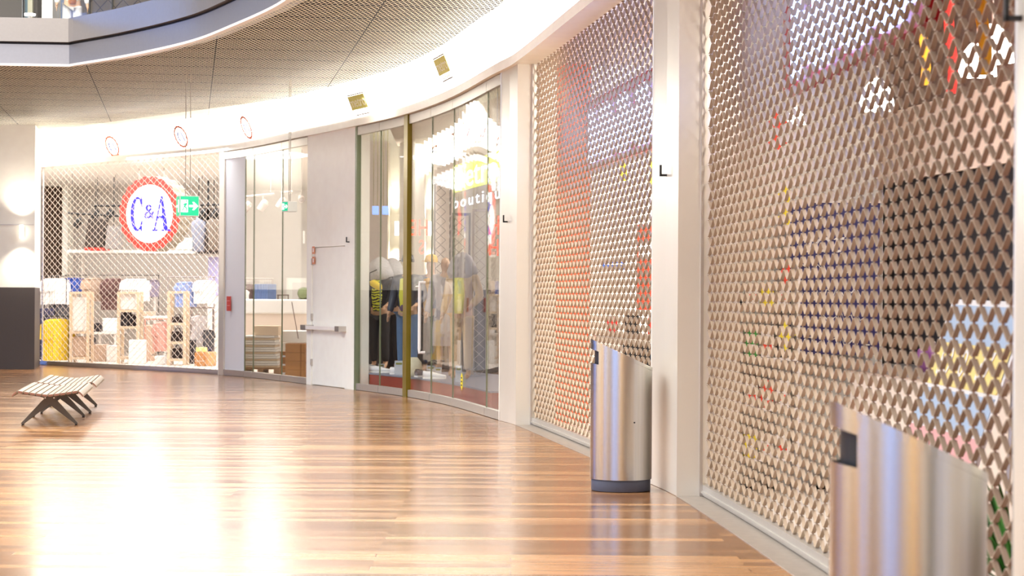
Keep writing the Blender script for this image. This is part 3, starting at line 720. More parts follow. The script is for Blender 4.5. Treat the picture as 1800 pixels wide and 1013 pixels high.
for (px, off, kw) in (
    (667, .75, dict(label='mannequin in black shiny padded jacket with yellow striped front and silver fur hood', jacket=BJ, trousers=BT, shirt=YS, hood=FUR, arms=('down', 'out'))),
    (688, 1.15, dict(label='mannequin in plain black padded jacket behind the striped one', jacket=BJ, trousers=BT, hood=FUR, arms=('down', 'down'))),
    (716, .62, dict(label='mannequin in lime yellow top, navy sleeves and blue jeans with a belt bag', jacket=NAVY, trousers=DEN, shirt=YEF, cap=NAVY, bag=mat('plum_bag', rgb(96, 70, 100), .5), arms=('down', 'out'))),
    (757, 1.0, dict(label='mannequin in dark jacket over orange-yellow shirt with yellow cap', jacket=BLUEG, trousers=BT, shirt=ORF, cap=CAPY, arms=('down', 'down'))),
    (783, .75, dict(label='mannequin in long pale grey dress with bare legs', jacket=GREYF, trousers=GREYF, skirt=True, arms=('down', 'down'))),
    (812, .62, dict(label='mannequin in tan coat with yellow shirt front, nearest the last glass panels', jacket=TAN, trousers=TAN, shirt=YEF, arms=('down', 'out'), hood=GREYF))):  # tan figure is a reflection in the glass, built as a solid mannequin
    p, t = onpod(px, off); lb = kw.pop('label'); kw.setdefault('trousers', BT)
    mannequin(lb, (p.x, p.y, PODH), facing(t, .62), **kw)
# yellow waist bag worn high on the first mannequin
p, t = onpod(667, .75); f = facing(t, .62)
k = obj('shoulder_bag', xf(lathe([(0, -.07), (.07, -.06), (.1, 0), (.07, .06), (0, .07)], 16), Matrix.Diagonal((1.2, .5, .8, 1))), YBAG); smooth(k)
d = Vector((math.sin(f), -math.cos(f))); k.location = (p.x+d.x*.3+.07, p.y+d.y*.3, PODH+1.29); k.rotation_euler = (0, .5, f); tag(k, 'yellow pouch strapped across the striped mannequin', 'bag')
obj('bag_strap', tube([(-.12, 0, .0), (-.2, .05, .1), (-.14, .1, .19)], .008, 6), BLACK, k)

# shoes, cards and a small tote on the podium
def shoe(label, px, off, rz, m, L=.29, stripe=None, group=None):
    p, t = onpod(px, off); t0 = thing('sneaker', label, 'shoe', (p.x, p.y, PODH), rz, group)
    sec = [(-.5, .030, .085), (-.42, .038, .095), (-.25, .040, .088), (-.05, .040, .075), (.15, .045, .056), (.33, .045, .045), (.46, .034, .036), (.5, .012, .026)]
    V, F = [], []; n = 12
    for x, hw_, hh in sec:
        for k in range(n):
            a = 2*math.pi*k/n; V.append((x*L, hw_*math.cos(a), .018+hh*.5+hh*.5*math.sin(a)))
    for i in range(len(sec)-1):
        for k in range(n): F.append((i*n+k, i*n+(k+1) % n, (i+1)*n+(k+1) % n, (i+1)*n+k))
    F.append(tuple(range(n))); F.append(tuple(range((len(sec)-1)*n, len(sec)*n)))
    u = obj('upper', (V, F), m, t0); smooth(u)
    so = [(x*L, hw_*1.08) for x, hw_, _ in sec]; poly = so+[(x, -y) for x, y in so[::-1]]
    obj('sole', prism(poly, 0.001, .022), WTXT, t0)
    q = obj('opening', xf(lathe([(0, .004), (.026, .003), (.028, 0), (0, 0)], 12), Matrix.Translation((-.33*L, 0, .108)) @ Matrix.Diagonal((1.5, 1, 1, 1))), BLACK, t0)
    obj('laces', merge(*[boxm(-.004, .004, -.03, .03, 0, .006) for _ in (0,)]), stripe or DTXT, t0).location = (0, 0, .093)
    return t0
WS = mat('white_leather', rgb(236, 236, 240), .4)
shoe('white sneaker with dark laces at the feet of the striped mannequin, toe pointing right', 668, .38, -.1, WS, .34)
shoe('second white sneaker lying just behind the first, before the striped mannequin', 660, .5, .15, WS, .32)
shoe('white low shoe between the tall price card and the window post', 702, .4, -.4, WS, .28)
shoe('small dark and white sneaker behind the pull handle', 742, .4, .9, mat('dark_sneaker', rgb(120, 120, 130), .5), .26)
shoe('white sneaker before the orange-shirted mannequin, beside the price cards', 764, .36, -.2, WS, .32)
def card(px, off, w_, h_, lb):
    p, t = onpod(px, off); o = obj('price_card', boxm(-w_/2, w_/2, -.006, .006, .0, h_), mat('grey_card', rgb(176, 180, 188), .5)); o.location = (p.x, p.y, PODH+.001)
    o.rotation_euler = (-.12, 0, facing(t, .8)); tag(o, lb, 'price card')
    obj('card_text', boxm(-w_*.35, w_*.35, -.008, -.006, h_*.72, h_*.86), mat('olive_print', rgb(120, 120, 40), .6), o)
card(670, .5, .095, .12, 'small price card behind the white sneaker, leftmost of the cards')
card(701, .35, .13, .20, 'tall grey price card just left of the olive post')
card(757, .5, .12, .16, 'pale price card at the feet of the orange-shirted mannequin')
card(770, .45, .09, .15, 'narrow price card at the right side of the white sneaker')
card(806, .35, .085, .22, 'white price card standing left of the yellow sticker')
p, t = onpod(727, .32)
k = obj('tote_bag', xf(lathe([(0, 0), (.09, .0), (.12, .08), (.1, .2), (.05, .27), (0, .27)], 14), Matrix.Diagonal((1.1, .6, 1, 1))), mat('pastel_tie_dye', rgb(226, 216, 190), .7, 0, .35, 12)); smooth(k)
k.location = (p.x, p.y, PODH); tag(k, 'small pastel tie-dye tote bag on the podium by the olive post', 'bag')

# pendant lamps in the boutique
LB = emis('pendant_blue_glow', rgb(120, 150, 225), 1.0)
for px, lb in ((660, 'left one of two small blue box pendant lamps in the boutique window'), (677.5, 'right one of two small blue box pendant lamps in the boutique window')):
    c = at(px, 370, 31.2); t0 = thing('pendant_lamp', lb, 'lamp', c)
    b = obj('lamp_box', boxm(-.048, .048, -.048, .048, -.065, .065), LB, t0); bevel(b, .008)
    for s in (-.03, .03): obj('cable', tube([(s, 0, .065), (s, 0, 4.0-c.z)], .006, 6), mat('olive_cable', rgb(150, 140, 90), .5), t0)
# plaza columns and sconces mirrored in the glass, built as solids in the boutique
def sconce(loc, rz, lb, power=16):
    t0 = thing('wall_sconce', lb, 'wall lamp', loc, rz)
    obj('backplate', boxm(-.04, .04, -.01, 0.0, -.09, .09), ALU, t0)
    obj('lamp_tube', xf(lathe([(0, -.12), (.035, -.12), (.035, .12), (0, .12)], 16), Matrix.Translation((0, -.055, 0))), emis('sconce_glow', rgb(255, 246, 230), 3), t0)
    for s in (-1, 1):
        l = bpy.data.lights.new('sconce_light', 'SPOT'); l.energy = power; l.spot_size = math.radians(110); l.spot_blend = 1; l.color = (1, .9, .76); l.shadow_soft_size = .04
        o = bpy.data.objects.new('sconce_light', l); C.objects.link(o); o.parent = t0; o.location = (0, -.2, .14*s); o.rotation_euler = (math.pi*(s > 0), 0, 0)
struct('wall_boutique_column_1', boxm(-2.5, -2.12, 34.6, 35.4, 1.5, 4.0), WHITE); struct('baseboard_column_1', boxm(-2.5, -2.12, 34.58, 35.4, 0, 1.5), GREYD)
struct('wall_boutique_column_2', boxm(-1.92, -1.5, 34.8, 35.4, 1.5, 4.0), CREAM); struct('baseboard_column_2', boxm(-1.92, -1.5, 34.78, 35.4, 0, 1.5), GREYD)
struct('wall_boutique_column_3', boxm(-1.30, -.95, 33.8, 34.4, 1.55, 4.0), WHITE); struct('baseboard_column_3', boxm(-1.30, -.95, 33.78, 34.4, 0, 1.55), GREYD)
sconce((-2.0, 35.44, 2.55), 0, 'lit wall sconce between the two pale columns, left part of the boutique', 45)
sconce((-1.42, 35.44, 2.55), 0, 'lit wall sconce beside the olive post, inside the boutique', 45)
sconce((-8.95, 37.38, 2.52), 0, 'lit wall sconce on the left column with the dark base, far left', 55)
# shutters reflected in the glass, built as mesh screens behind it
def screen(label, z0, off0, x0, x1, h0, h1, m):
    V, F = [], []; per = .16; pitch = .075; rows = int((h1-h0)/pitch)
    for r in range(rows):
        k = 0; x = x0; base = len(V); cnt = 0
        while x <= x1+.001:
            s = 1 if (k+r) % 2 else -1; h = h0+pitch*(r+.5)+s*pitch*.47
            for dd, dh in ((-.012, .005), (.012, .005), (.012, -.005), (-.012, -.005)): V.append((x, z0+dd, h+dh))
            x += per/2; k += 1; cnt += 1
        for i in range(cnt-1):
            for q in range(4): F.append((base+4*i+q, base+4*i+(q+1) % 4, base+4*i+4+(q+1) % 4, base+4*i+4+q))
    t0 = thing('mesh_screen', label, 'screen', (0, 0, 0), 0, 'mesh screens in the boutique')
    obj('mesh_panel', (V, F), m, t0); obj('frame', merge(boxm(x0-.03, x0, z0-.02, z0+.02, h0, h1+.04), boxm(x1, x1+.03, z0-.02, z0+.02, h0, h1+.04), boxm(x0, x1, z0-.02, z0+.02, h1, h1+.04), boxm(x0, x1, z0-.02, z0+.02, h0-.01, h0+.02)), m, t0)
SCM = mat('dark_screen_metal', rgb(92, 88, 90), .5, .3); SCW = mat('light_screen_metal', rgb(190, 176, 168), .5, .3)
screen('dark metal mesh screen left of the lime lettering, behind the boutique glass', 32.5, 0, xat(765, 32.5), xat(789, 32.5), .02, 3.2, SCM)
screen('dark metal mesh screen under the lime lettering, behind the boutique glass', 31.0, 0, xat(797, 31), xat(823, 31), .02, 2.6, SCM)
screen('reddish metal mesh screen nearest the last glass panel', 29.5, 0, xat(833, 29.5), xat(854, 29.5), .02, 2.6, SCW)

# lime and white lettering hung behind the glass
za_, zb_ = wz(876), wz(779); pa_, pb_ = fpt(za_, .12), fpt(zb_, .12); mid = (pa_+pb_)/2; rt = (pa_-pb_).normalized(); Ls = (pa_-pb_).length
t0 = thing('shop_lettering', 'lime green plate with shop name over white lettering, hung behind the boutique glass', 'sign', (pb_.x, pb_.y, 0))
R3 = Vector((rt.x, rt.y, 0))
LIME = emis('lime_plate_glow', rgb(214, 222, 70), 1.0)
plate = obj('name_plate', rect2(Ls*.83, .34, .006), LIME, t0); place(plate, Vector((rt.x*Ls*.42, rt.y*Ls*.42, 2.86)), R3, (0, 0, 1))
me = text_mesh('metro', .42, .003, space=1.02); q = obj('lettering', me, emis('sign_white_glow', rgb(255, 255, 246), 2.2), plate); wd = max(v.co.x for v in me.vertices)-min(v.co.x for v in me.vertices); q.scale = (Ls*.8/wd, 1.0, 1); q.location = (0, -.01, .012)
me = text_mesh('boutique', .2, .004, space=1.35); q = obj('lettering', me, emis('sign_pale_glow', rgb(236, 240, 255), 1.7), t0); wd = max(v.co.x for v in me.vertices)-min(v.co.x for v in me.vertices)
place(q, Vector((rt.x*Ls*.5, rt.y*Ls*.5, 2.55)), R3, (0, 0, 1)); q.scale = (Ls*.97/wd, 1, 1)
for s in (.1, .8): obj('hanging_wire', tube([(rt.x*Ls*s, rt.y*Ls*s, 3.02), (rt.x*Ls*s, rt.y*Ls*s, 3.98)], .004, 6), ALU, t0)
# mirror image of a red shop sign, built as glowing letters in the boutique
RL = emis('red_letter_glow', rgb(250, 96, 70), .9)
for s, px, py, z, sz, lb in (('HE', 737, 402, 33, .34, 'pair of red letters seen reversed, right of the olive post'), ('S', 741, 436, 33, .30, 'single reversed red letter S below the other red letters'), ('H', 868, 398, 27.5, .34, 'red letter H near the farthest pillar, behind the last glass panel'), ('H', 868, 437, 27.5, .3, 'red letter H under the other one, behind the last glass panel')):
    c = at(px, py, z); me = text_mesh(s, sz, .012, space=1.05); me.transform(Matrix.Diagonal((-1, 1.0, 1, 1))); o = obj('wall_letter', me, RL); o.scale = (.72, 1.1, 1)
    M = Matrix.Translation(c) @ Matrix.Rotation(math.pi/2, 4, 'X') @ Matrix.Diagonal((.72, 1.1, 1, 1)); o.matrix_local = M; tag(o, lb, 'letter sign')

# ------------------------------------------------------------------ fashion shop behind the far grille
FZ = lambda z: 520+EYE*FPX/z
def pbox(name, x0, x1, y0, y1, z, dep, m, floor=False, parent=None):
    """an upright box whose front fills a picture rectangle at depth z"""
    a = at(x0, y0, z); b = at(x1, y1, z); lo = .004 if floor else b.z
    o = obj(name, boxm(-(b.x-a.x)/2, (b.x-a.x)/2, 0, dep, 0, a.z-lo), m, parent); o.location = ((a.x+b.x)/2, z, lo); return o
# round lit sign
c = at(263, 376, 41.2); t0 = thing('round_shop_sign', 'large round red and white scalloped shop sign with blue letters, hanging behind the far grille', 'sign', c, 0)
rs = math.radians(-38+10); D = 1.52
RR = emis('sign_red_glow', rgb(232, 44, 34), .65); WW = emis('sign_face_glow', rgb(250, 250, 250), 1.0); BB = emis('sign_blue_glow', rgb(36, 28, 200), .5)
face = Matrix.Rotation(rs, 4, 'Z') @ Matrix.Rotation(math.pi/2, 4, 'X')
body = obj('sign_body', shape_mesh([scallop(D/2, 20, .035)], .19), mat('sign_side_grey', rgb(150, 138, 120), .6), t0); body.matrix_local = face @ Matrix.Translation((0, 0, -.2))
ring = obj('red_ring', shape_mesh([scallop(D/2, 20, .035), arc(0, 0, D*.385, D*.385, 0, 360, 60)[:-1]], .012), RR, t0); ring.matrix_local = face
disc = obj('white_disc', shape_mesh([arc(0, 0, D*.386, D*.386, 0, 360, 60)[:-1]], .008), WW, t0); disc.matrix_local = face
for g in (glyph_C(-.2, 0, .22, .46), glyph_A(.2, 0, .31, .46)):
    lt = obj('sign_letter', merged_shape([[[(x*D, y*D) for x, y in l] for l in ls] for ls in g], .006), BB, disc); lt.location = (0, 0, .012)
am = obj('ampersand', text_mesh('&', .38, .006, off=.004), BB, disc); am.location = (-.0, .03, .012); am.scale = (1.15, 1.1, 1)
for s in (-.25, .25): obj('hanger', tube([(s, .2, .6), (s, .2, 3.95-c.z)], .012, 6), mat('grey_wire', rgb(170, 162, 150), .5), t0)

# dark opening on the left, cased in cream; upper wall displays
struct('wall_dark_recess', boxm(xat(73, 49), xat(112, 49), 49.0, 49.3, EYE-(520-516)*49/FPX+0, at(73, 328, 49).z), mat('brown_dark_wall', rgb(86, 66, 54), .7))
struct('wall_recess_case', merge(boxm(xat(112, 48.8), xat(121, 48.8), 48.6, 49.2, 0, 4.0), boxm(xat(70, 48.8), xat(113, 48.8), 48.7, 49.2, at(80, 327, 48.8).z, 4.0)), CREAM)
def cone_shade(lb, x0, x1, y0, y1, z, m, lip=None):
    a = at((x0+x1)/2, y1, z); w_ = (x1-x0)*z/FPX; h_ = (y1-y0)*z/FPX
    t0 = thing('display_hood', lb, 'display', a)
    obj('shade_body', extrude([(-w_/2, 0), (w_/2, 0), (w_*.42, h_), (-w_*.32, h_)], -.3, .3), m, t0)
    if lip: obj('red_lip', boxm(-w_/2, w_/2, -.31, .31, -.06, 0), lip, t0)
    obj('shade_rod', tube([(0, 0, h_), (0, 0, 3.98-a.z)], .01, 6), BLACK, t0)
cone_shade('dark brown tapered hood with red lower edge, left of the round red sign', 153, 188, 386, 436, 45.5, mat('dark_brown_shade', rgb(62, 50, 44), .7), RED)
cone_shade('grey tapered hood between the brown hood and the round sign', 189, 211, 398, 438, 45.2, mat('grey_shade', rgb(140, 132, 128), .7))
o = pbox('dark_display_panel', 345, 386, 366, 446, 46, .2, mat('dark_display', rgb(58, 46, 40), .7)); tag(o, 'dark brown display panel right of the exit sign, behind the far grille', 'panel')
obj('panel_support', boxm(-.02, .02, 0, .1, .3, 3.98-o.location.z), BLACK, o)
def bust(px, py, z, lb, m):
    c = at(px, py, z); t0 = thing('torso_form', lb, 'mannequin', c, .3, 'torso forms on the dark panel')
    k = obj('torso', lathe([(0, -.42), (.14, -.4), (.13, -.15), (.17, .1), (.15, .25), (.06, .3), (.05, .38), (0, .39)], 16), m, t0); smooth(k); k.scale.y = .65
    obj('stand_rod', tube([(0, 0, .38), (0, 0, 3.98-c.z)], .01, 6), BLACK, t0); return t0
bust(349, 410, 45.3, 'grey clothed torso form, left one before the dark panel', mat('slate_grey_fabric', rgb(140, 142, 156), .8))
bust(376, 408, 45.3, 'brown grey torso form, right one before the dark panel', mat('taupe_fabric', rgb(126, 112, 100), .8))
o = pbox('green_tinted_panel', 310, 345, 418, 438.8, 46.4, .15, mat('pale_green_panel', rgb(214, 240, 222), .6)); tag(o, 'pale green block under the exit sign, behind the far grille', 'panel')
o = pbox('white_display_box', 262, 309, 414, 438.8, 46.5, .15, mat('beige_panel', rgb(206, 190, 172), .6)); tag(o, 'beige block under the right side of the round sign', 'panel')
sh = pbox('wall_shelf', 118, 386, 439, 446, 46.2, 2.0, WHITE); tag(sh, 'long white overhead shelf carrying the hoods, across the back of the fashion shop', 'shelf')
for x in (130, 260, 380): q = obj('shelf_post', boxm(-.03, .03, .9, .96, -sh.location.z+.004, 0), WHITE, sh); q.location.x = xat(x, 46.2)-sh.location.x
def rail_bar(lb, x0, x1, y, z, m=BLACK, top=None, r=.014):
    a, b = at(x0, y, z), at(x1, y, z); t0 = thing('clothes_rail', lb, 'clothes rail', (a.x, z, 0))
    obj('bar', tube([(0, 0, a.z), (b.x-a.x, 0, b.z)], r, 8), m, t0)
    for x, h in ((.02, a.z), (b.x-a.x-.02, b.z)): obj('post', tube([(x, .03, .005), (x, .03, h)], r, 8), m, t0)
    for x in (.02, b.x-a.x-.02): obj('foot', boxm(x-.02, x+.02, -.25, .25, .004, .03), m, t0)
    return t0
def garment_mesh(w_, h_, kind=0):
    a = w_/2
    if kind == 0: top = [(-a*.2, -.02), (-a*.7, -.06), (-a, -.14), (-a*1.05, -.5*h_), (-a*.86, -.52*h_), (-a*.8, -.3*h_), (-a*.84, -h_)]
    elif kind == 1: top = [(-a*.9, -.03), (-a*.92, -h_)]
    else: top = [(-a*.2, -.02), (-a*.8, -.05), (-a*.95, -.2*h_), (-a*.7, -.4*h_), (-a*1.05, -h_)]
    poly = top+[(-x, y) for x, y in top[::-1]]; return extrude(poly, -.017, .017)
ORD = ['leftmost', 'second', 'third', 'fourth', 'fifth', 'sixth', 'seventh', 'eighth']
def hang(lb, grp, x0, x1, ytop, ybot, z, n, mats, kind=0, w_=.46, rz=.95, cat='shirt'):
    a = at(x0, ytop, z); b = at(x1, ytop, z); h_ = (ybot-ytop)*z/FPX; first = {}
    x0_, x1_ = a.x+w_*.28, b.x-w_*.28
    for i in range(n):
        m = mats[i % len(mats)]; f = i/(n-1) if n > 1 else .5; loc = (x0_+(x1_-x0_)*f, z, a.z+(b.z-a.z)*f); rr = rz+random.uniform(-.04, .04)
        if m.name not in first:
            t0 = thing('hanging_garment', lb, cat, loc, rr, grp); g = obj('garment_body', garment_mesh(w_, h_, kind), m, t0); bevel(g, .008, 2)
            obj('hanger_hook', tube([(0, 0, -.03), (0, 0, .02), (.012, 0, .045), (0, 0, .06), (-.012, 0, .045)], .005, 5), ALU, t0); first[m.name] = t0
        else: t0 = dup(first[m.name], loc, rr)
        if n > 1: t0['label'] = ORD[i]+(' from left, ' if i else ' ')+lb if i < n-1 else 'rightmost '+lb
G = lambda n, c, v=.1, s=14: mat(n, rgb(*c), .85, 0, v, s)
gw = G('white_cotton', (240, 236, 232)); gb = G('royal_blue_cotton', (70, 100, 190)); gk = G('black_cotton', (44, 38, 42)); gbe = G('beige_cotton', (200, 172, 150)); gpt = G('dark_floral_cotton', (110, 78, 74), .9, 30)
glil = G('lilac_grey_cotton', (150, 138, 156)); gpb = G('blue_white_print', (150, 165, 215), .6, 18); gpk = G('dusty_pink_knit', (216, 160, 146)); gy = G('bright_yellow_rainwear', (244, 204, 50), .12, 9); gn = G('navy_cotton', (62, 60, 88)); gg = G('grey_marl_knit', (188, 180, 178))
rail_bar('black clothes rail on the left of the fashion shop, carrying white shirts', 72, 118, 486, 43.6, r=.009)
hang('white shirt on the far left rail, beside the dark column', 'white shirts at the far left', 74, 119, 488, 536, 43.6, 7, [gw])
rail_bar('black high clothes rail behind the cream ladder shelves, left half', 113, 280, 484, 45.6, r=.009)
hang('blue shirt on the high rail, above the yellow coats', 'blue shirts on the high rail', 113, 146, 487, 515, 45.4, 4, [gb], w_=.4)
hang('black shirt on the high rail, among the blue ones', 'black shirts on the high rail', 122, 142, 489, 517, 45.8, 3, [gk], w_=.4)
hang('beige shirt on the high rail, left of the floral ones', 'beige shirts on the high rail', 146, 181, 487, 530, 45.3, 7, [gbe])
hang('dark floral blouse on the high rail, in the middle', 'floral blouses on the high rail', 180, 220, 488, 545, 45.2, 8, [gpt])
hang('white top on the high rail, under the round sign', 'white tops on the high rail', 214, 262, 489, 530, 45.0, 8, [gw])
hang('black top on the high rail, right of the white ones', 'black tops on the high rail', 248, 266, 490, 524, 45.5, 3, [gk], w_=.4)
hang('lilac grey top at the right end of the high rail', 'lilac tops on the high rail', 262, 278, 490, 522, 45.4, 3, [glil], w_=.36)
rail_bar('thin clothes rail on the right of the fashion shop, below the dark panel', 293, 378, 487, 45.0, mat('pale_rail', rgb(160, 150, 146), .4))
hang('blue and white patterned shirt on the right-hand rail', 'patterned shirts on the right rail', 309, 345, 494, 540, 44.8, 6, [gpb])
hang('white blouse on the right-hand rail beside patterned shirts', 'white blouses on the right rail', 342, 378, 491, 534, 44.9, 6, [gw])
rail_bar('low black rail with the yellow coats, left of the first ladder shelf', 76, 123, 556, 41.2)
hang('long yellow raincoat on the low rail behind the grille', 'yellow raincoats', 80, 122, 559, 634, 41.2, 6, [gy], w_=.5, cat='coat', rz=.6)
hang('dark navy garment left of and behind the yellow raincoats', 'navy garments on the low rail', 72, 93, 540, 632, 41.9, 5, [gn], kind=1, w_=.3, cat='trousers')
hang('charcoal jacket behind the yellow raincoats', 'charcoal jackets behind the raincoats', 78, 120, 533, 562, 42.5, 7, [DKG], w_=.4, cat='jacket')
rail_bar('red-ended low rail with the pink knitwear', 253, 296, 561, 41.8, G('red_rail', (214, 150, 130)))
hang('dusty pink sweater on the low rail right of the middle', 'pink sweaters on the low rail', 270, 296, 564, 618, 41.8, 5, [gpk], cat='sweater', w_=.4)
rail_bar('low rail with grey knitwear near the right end of the far grille', 334, 376, 541, 42.2, G('grey_rail', (120, 104, 96)))
hang('pale grey cardigan on the low right rail', 'grey cardigans on the low right rail', 338, 362, 553, 604, 42.2, 6, [gg], kind=2, cat='cardigan', w_=.4)
hang('dark grey jacket at the right end of the low right rail', 'dark grey jackets on the low right rail', 359, 374, 578, 610, 42.0, 3, [DKG], cat='jacket', w_=.34)
def ladder_unit(lb, x0, x1, y0, z, shelves, m=WOODP):
    a, b = at(x0, y0, z), at(x1, y0, z); W = b.x-a.x; H = a.z; t0 = thing('display_shelf', lb, 'shelf', ((a.x+b.x)/2, z, 0))
    for sx in (-1, 1):
        for sy in (0, .42): obj('post', boxm(sx*W/2-.028*(1+sx), sx*W/2+.028*(1-sx), sy, sy+.05, .004, H), m, t0)
    for y in [y0]+shelves:
        h = at((x0+x1)/2, y, z).z; obj('shelf_board', boxm(-W/2+.056, W/2-.056, 0, .47, h-.045, h), m, t0)
    return a.x, b.x
ladder_unit('cream ladder-like shelf right of the yellow raincoats', 122, 157, 513, 41.0, [583, 628])
ladder_unit('cream ladder-like shelf in the middle of the fashion shop', 206, 245, 513, 40.8, [545, 574, 628])
ladder_unit('cream ladder-like shelf at the right, holding dark bags', 294, 327, 512, 40.0, [568, 601, 631])
def item(name, lb, cat, x0, x1, y0, y1, z, dep, m, grp=None, floor=False, bv=.01):
    o = pbox(name, x0, x1, y0, y1, z, dep, m, floor); bevel(o, bv, 2); return tag(o, lb, cat, grp)
for (x0, x1, y0, y1, lb) in ((300, 321, 553, 567.5, 'dark handbag on the upper board of the right ladder shelf'), (299, 321, 577, 600.5, 'dark handbag on the middle board of the right ladder shelf'), (300, 320, 607, 630.5, 'dark handbag on the bottom board of the right ladder shelf')):
    a = at((x0+x1)/2, y1, 40.1); w_ = (x1-x0)*40.1/FPX; h_ = (y1-y0)*40.1/FPX; t0 = thing('handbag', lb, 'handbag', (a.x, 40.1, a.z+.001))
    b = obj('bag_body', extrude([(-w_/2, 0), (w_/2, 0), (w_*.42, h_*.75), (-w_*.42, h_*.75)], 0.06, .3), G('dark_bag_leather', (52, 40, 38), .3), t0); bevel(b, .02, 3)
    obj('handle', tube([(-w_*.2, .18, h_*.74), (-w_*.15, .18, h_*.93), (0, .18, h_), (w_*.15, .18, h_*.93), (w_*.2, .18, h_*.74)], .012, 6), BLACK, t0)
for (x0, x1, y0, y1, z, lb) in ((128, 150, 522, 582.5, 41.1, 'stack of folded white clothes on the left ladder shelf'), (212, 239, 516, 544.5, 40.9, 'folded white clothes on the top bay of the middle ladder shelf'), (212, 225, 549, 573.5, 40.9, 'small dark box on the middle ladder shelf'), (226, 240, 553, 573.5, 40.95, 'cream box beside the small dark box on the middle ladder shelf'), (128, 151, 592, 627.5, 41.1, 'cream storage box low on the left ladder shelf')):
    item('storage_box' if 'box' in lb else 'folded_clothes', lb, 'box' if 'box' in lb else 'clothes', x0, x1, y0, y1, z, .38, gk if 'dark' in lb else (gbe if 'cream' in lb else gw))
def table(lb, x0, x1, y0, z, dep, m):
    a, b = at(x0, y0, z), at(x1, y0, z); W = b.x-a.x; t0 = thing('display_table', lb, 'table', ((a.x+b.x)/2, z, 0))
    obj('table_top', boxm(-W/2, W/2, 0, dep, a.z-.04, a.z), m, t0)
    for sx in (-1, 1):
        for sy in (.03, dep-.07): obj('leg', boxm(sx*(W/2-.05)-.02, sx*(W/2-.05)+.02, sy, sy+.04, .004, a.z-.04), m, t0)
    return a.z
table('white display table between the left and middle ladder shelves', 157, 206, 584, 43.0, .9, WHITE)
table('white display table right of the middle ladder shelf', 245, 294, 556, 43.4, .9, WHITE)
for (x0, x1, y0, y1, z, m, lb, nm, ct) in (
    (160, 178, 568, 583.4, 43.1, gk, 'dark folded clothes on the table left of the middle ladder shelf', 'folded_clothes', 'clothes'),
    (180, 204, 560, 583.4, 43.2, gw, 'white folded clothes on the table left of the middle ladder shelf', 'folded_clothes', 'clothes'),
    (248, 268, 548, 555.4, 43.5, gbe, 'beige folded clothes on the table right of the middle ladder shelf', 'folded_clothes', 'clothes')):
    item(nm, lb, ct, x0, x1, y0, y1, z, .4, m)
for (x0, x1, y0, z, m, lb) in (
    (164, 186, 606, 42.0, gbe, 'beige paper bag standing on the floor left of the middle ladder shelf'), (187, 204, 608, 41.8, gw, 'white box standing beside the beige paper bag'), (226, 252, 598, 40.6, gw, 'large white carton before the middle ladder shelf'),
    (253, 270, 572, 42.6, gbe, 'tall cream carton left of the pink sweaters'), (272, 292, 626, 40.3, gw, 'low white carton under the pink sweaters'), (157, 163, 590, 42.2, gk, 'narrow black bin beside the beige paper bag'), (329, 340, 598, 41.0, gk, 'tall black bin right of the right ladder shelf'), (361, 372, 600, 42.8, gn, 'dark blue crate behind the cardboard carton')):
    item('carton' if 'carton' in lb or 'box' in lb else ('paper_bag' if 'bag' in lb else 'storage_bin'), lb, 'box' if 'bin' not in lb and 'bag' not in lb else ('bag' if 'bag' in lb else 'bin'), x0, x1, y0, 640, z, .35, m, floor=True)
o = item('cardboard_box', 'tan cardboard box on the floor at the right end of the far grille', 'box', 342, 360, 620, 641, 39.6, .3, CARD, floor=True); obj('tape', boxm(-.1, .1, -.002, 0, .09, .11), gbe, o)
o = item('cardboard_box', 'lighter cardboard box beside the tan one, against the end post of the far grille', 'box', 361, 376, 619, 641, 39.7, .3, G('light_cardboard', (222, 172, 120)), floor=True)
o = item('folded_clothes', 'yellow folded cloth on the two cardboard boxes', 'clothes', 344, 362, 611, 619.2, 39.7, .2, G('pale_yellow_cloth', (244, 228, 150)))
o = tag(pbox('wall_poster', 366, 385, 452, 520, 46.3, .02, G('lilac_poster', (186, 178, 216), .3, 3)), 'lilac blue fashion poster at the upper right behind the far grille', 'poster'); obj('poster_frame', boxm(-.14, .14, .02, .06, -o.location.z+.004, .5), WHITE, o)
# wire hanger lying on the carton
a = at(276, 624, 40.3); k = obj('wire_hanger', tube([(0, 0, .06), (0, 0, .03), (-.2, 0, -.04), (.2, 0, -.04), (0, 0, .03)], .006, 6), BLACK); k.location = (a.x+.05, 40.5, at(282, 626, 40.3).z+.049); tag(k, 'black wire hanger on the low white carton', 'hanger')
# ceiling track with spots behind the far grille
def track(lb, x0, x1, y0, y1, z, spots, m=BLACK):
    a, b = at(x0, y0, z), at(x1, y1, z); t0 = thing('light_track', lb, 'track light', (a.x, z, a.z)); d = b-a
    obj('track_rail', tube([(0, 0, 0), (d.x, 0, d.z)], .025, 6), m, t0)
    for f in (.1, .9): obj('hanging_wire', tube([(d.x*f, 0, d.z*f), (d.x*f, 0, 3.98-a.z)], .005, 5), m, t0)
    for f in spots:
        s = obj('spot_head', xf(lathe([(0, -.1), (.07, -.1), (.075, .06), (.04, .12), (0, .12)], 14), Matrix.Translation((d.x*f, -.02, d.z*f-.2)) @ Matrix.Rotation(.6, 4, 'Y')), m, t0)
        obj('spot_arm', tube([(d.x*f, 0, d.z*f), (d.x*f, 0, d.z*f-.12)], .015, 6), m, s)
    return t0
track('black light track left of the round sign, upper one', 163, 212, 362, 362, 46, (.1, .6))
track('black light track left of the round sign, lower one', 118, 212, 375, 380, 44, (.2,))
track('black light track right of the exit sign', 352, 386, 361, 360, 44.5, (.1, .8))

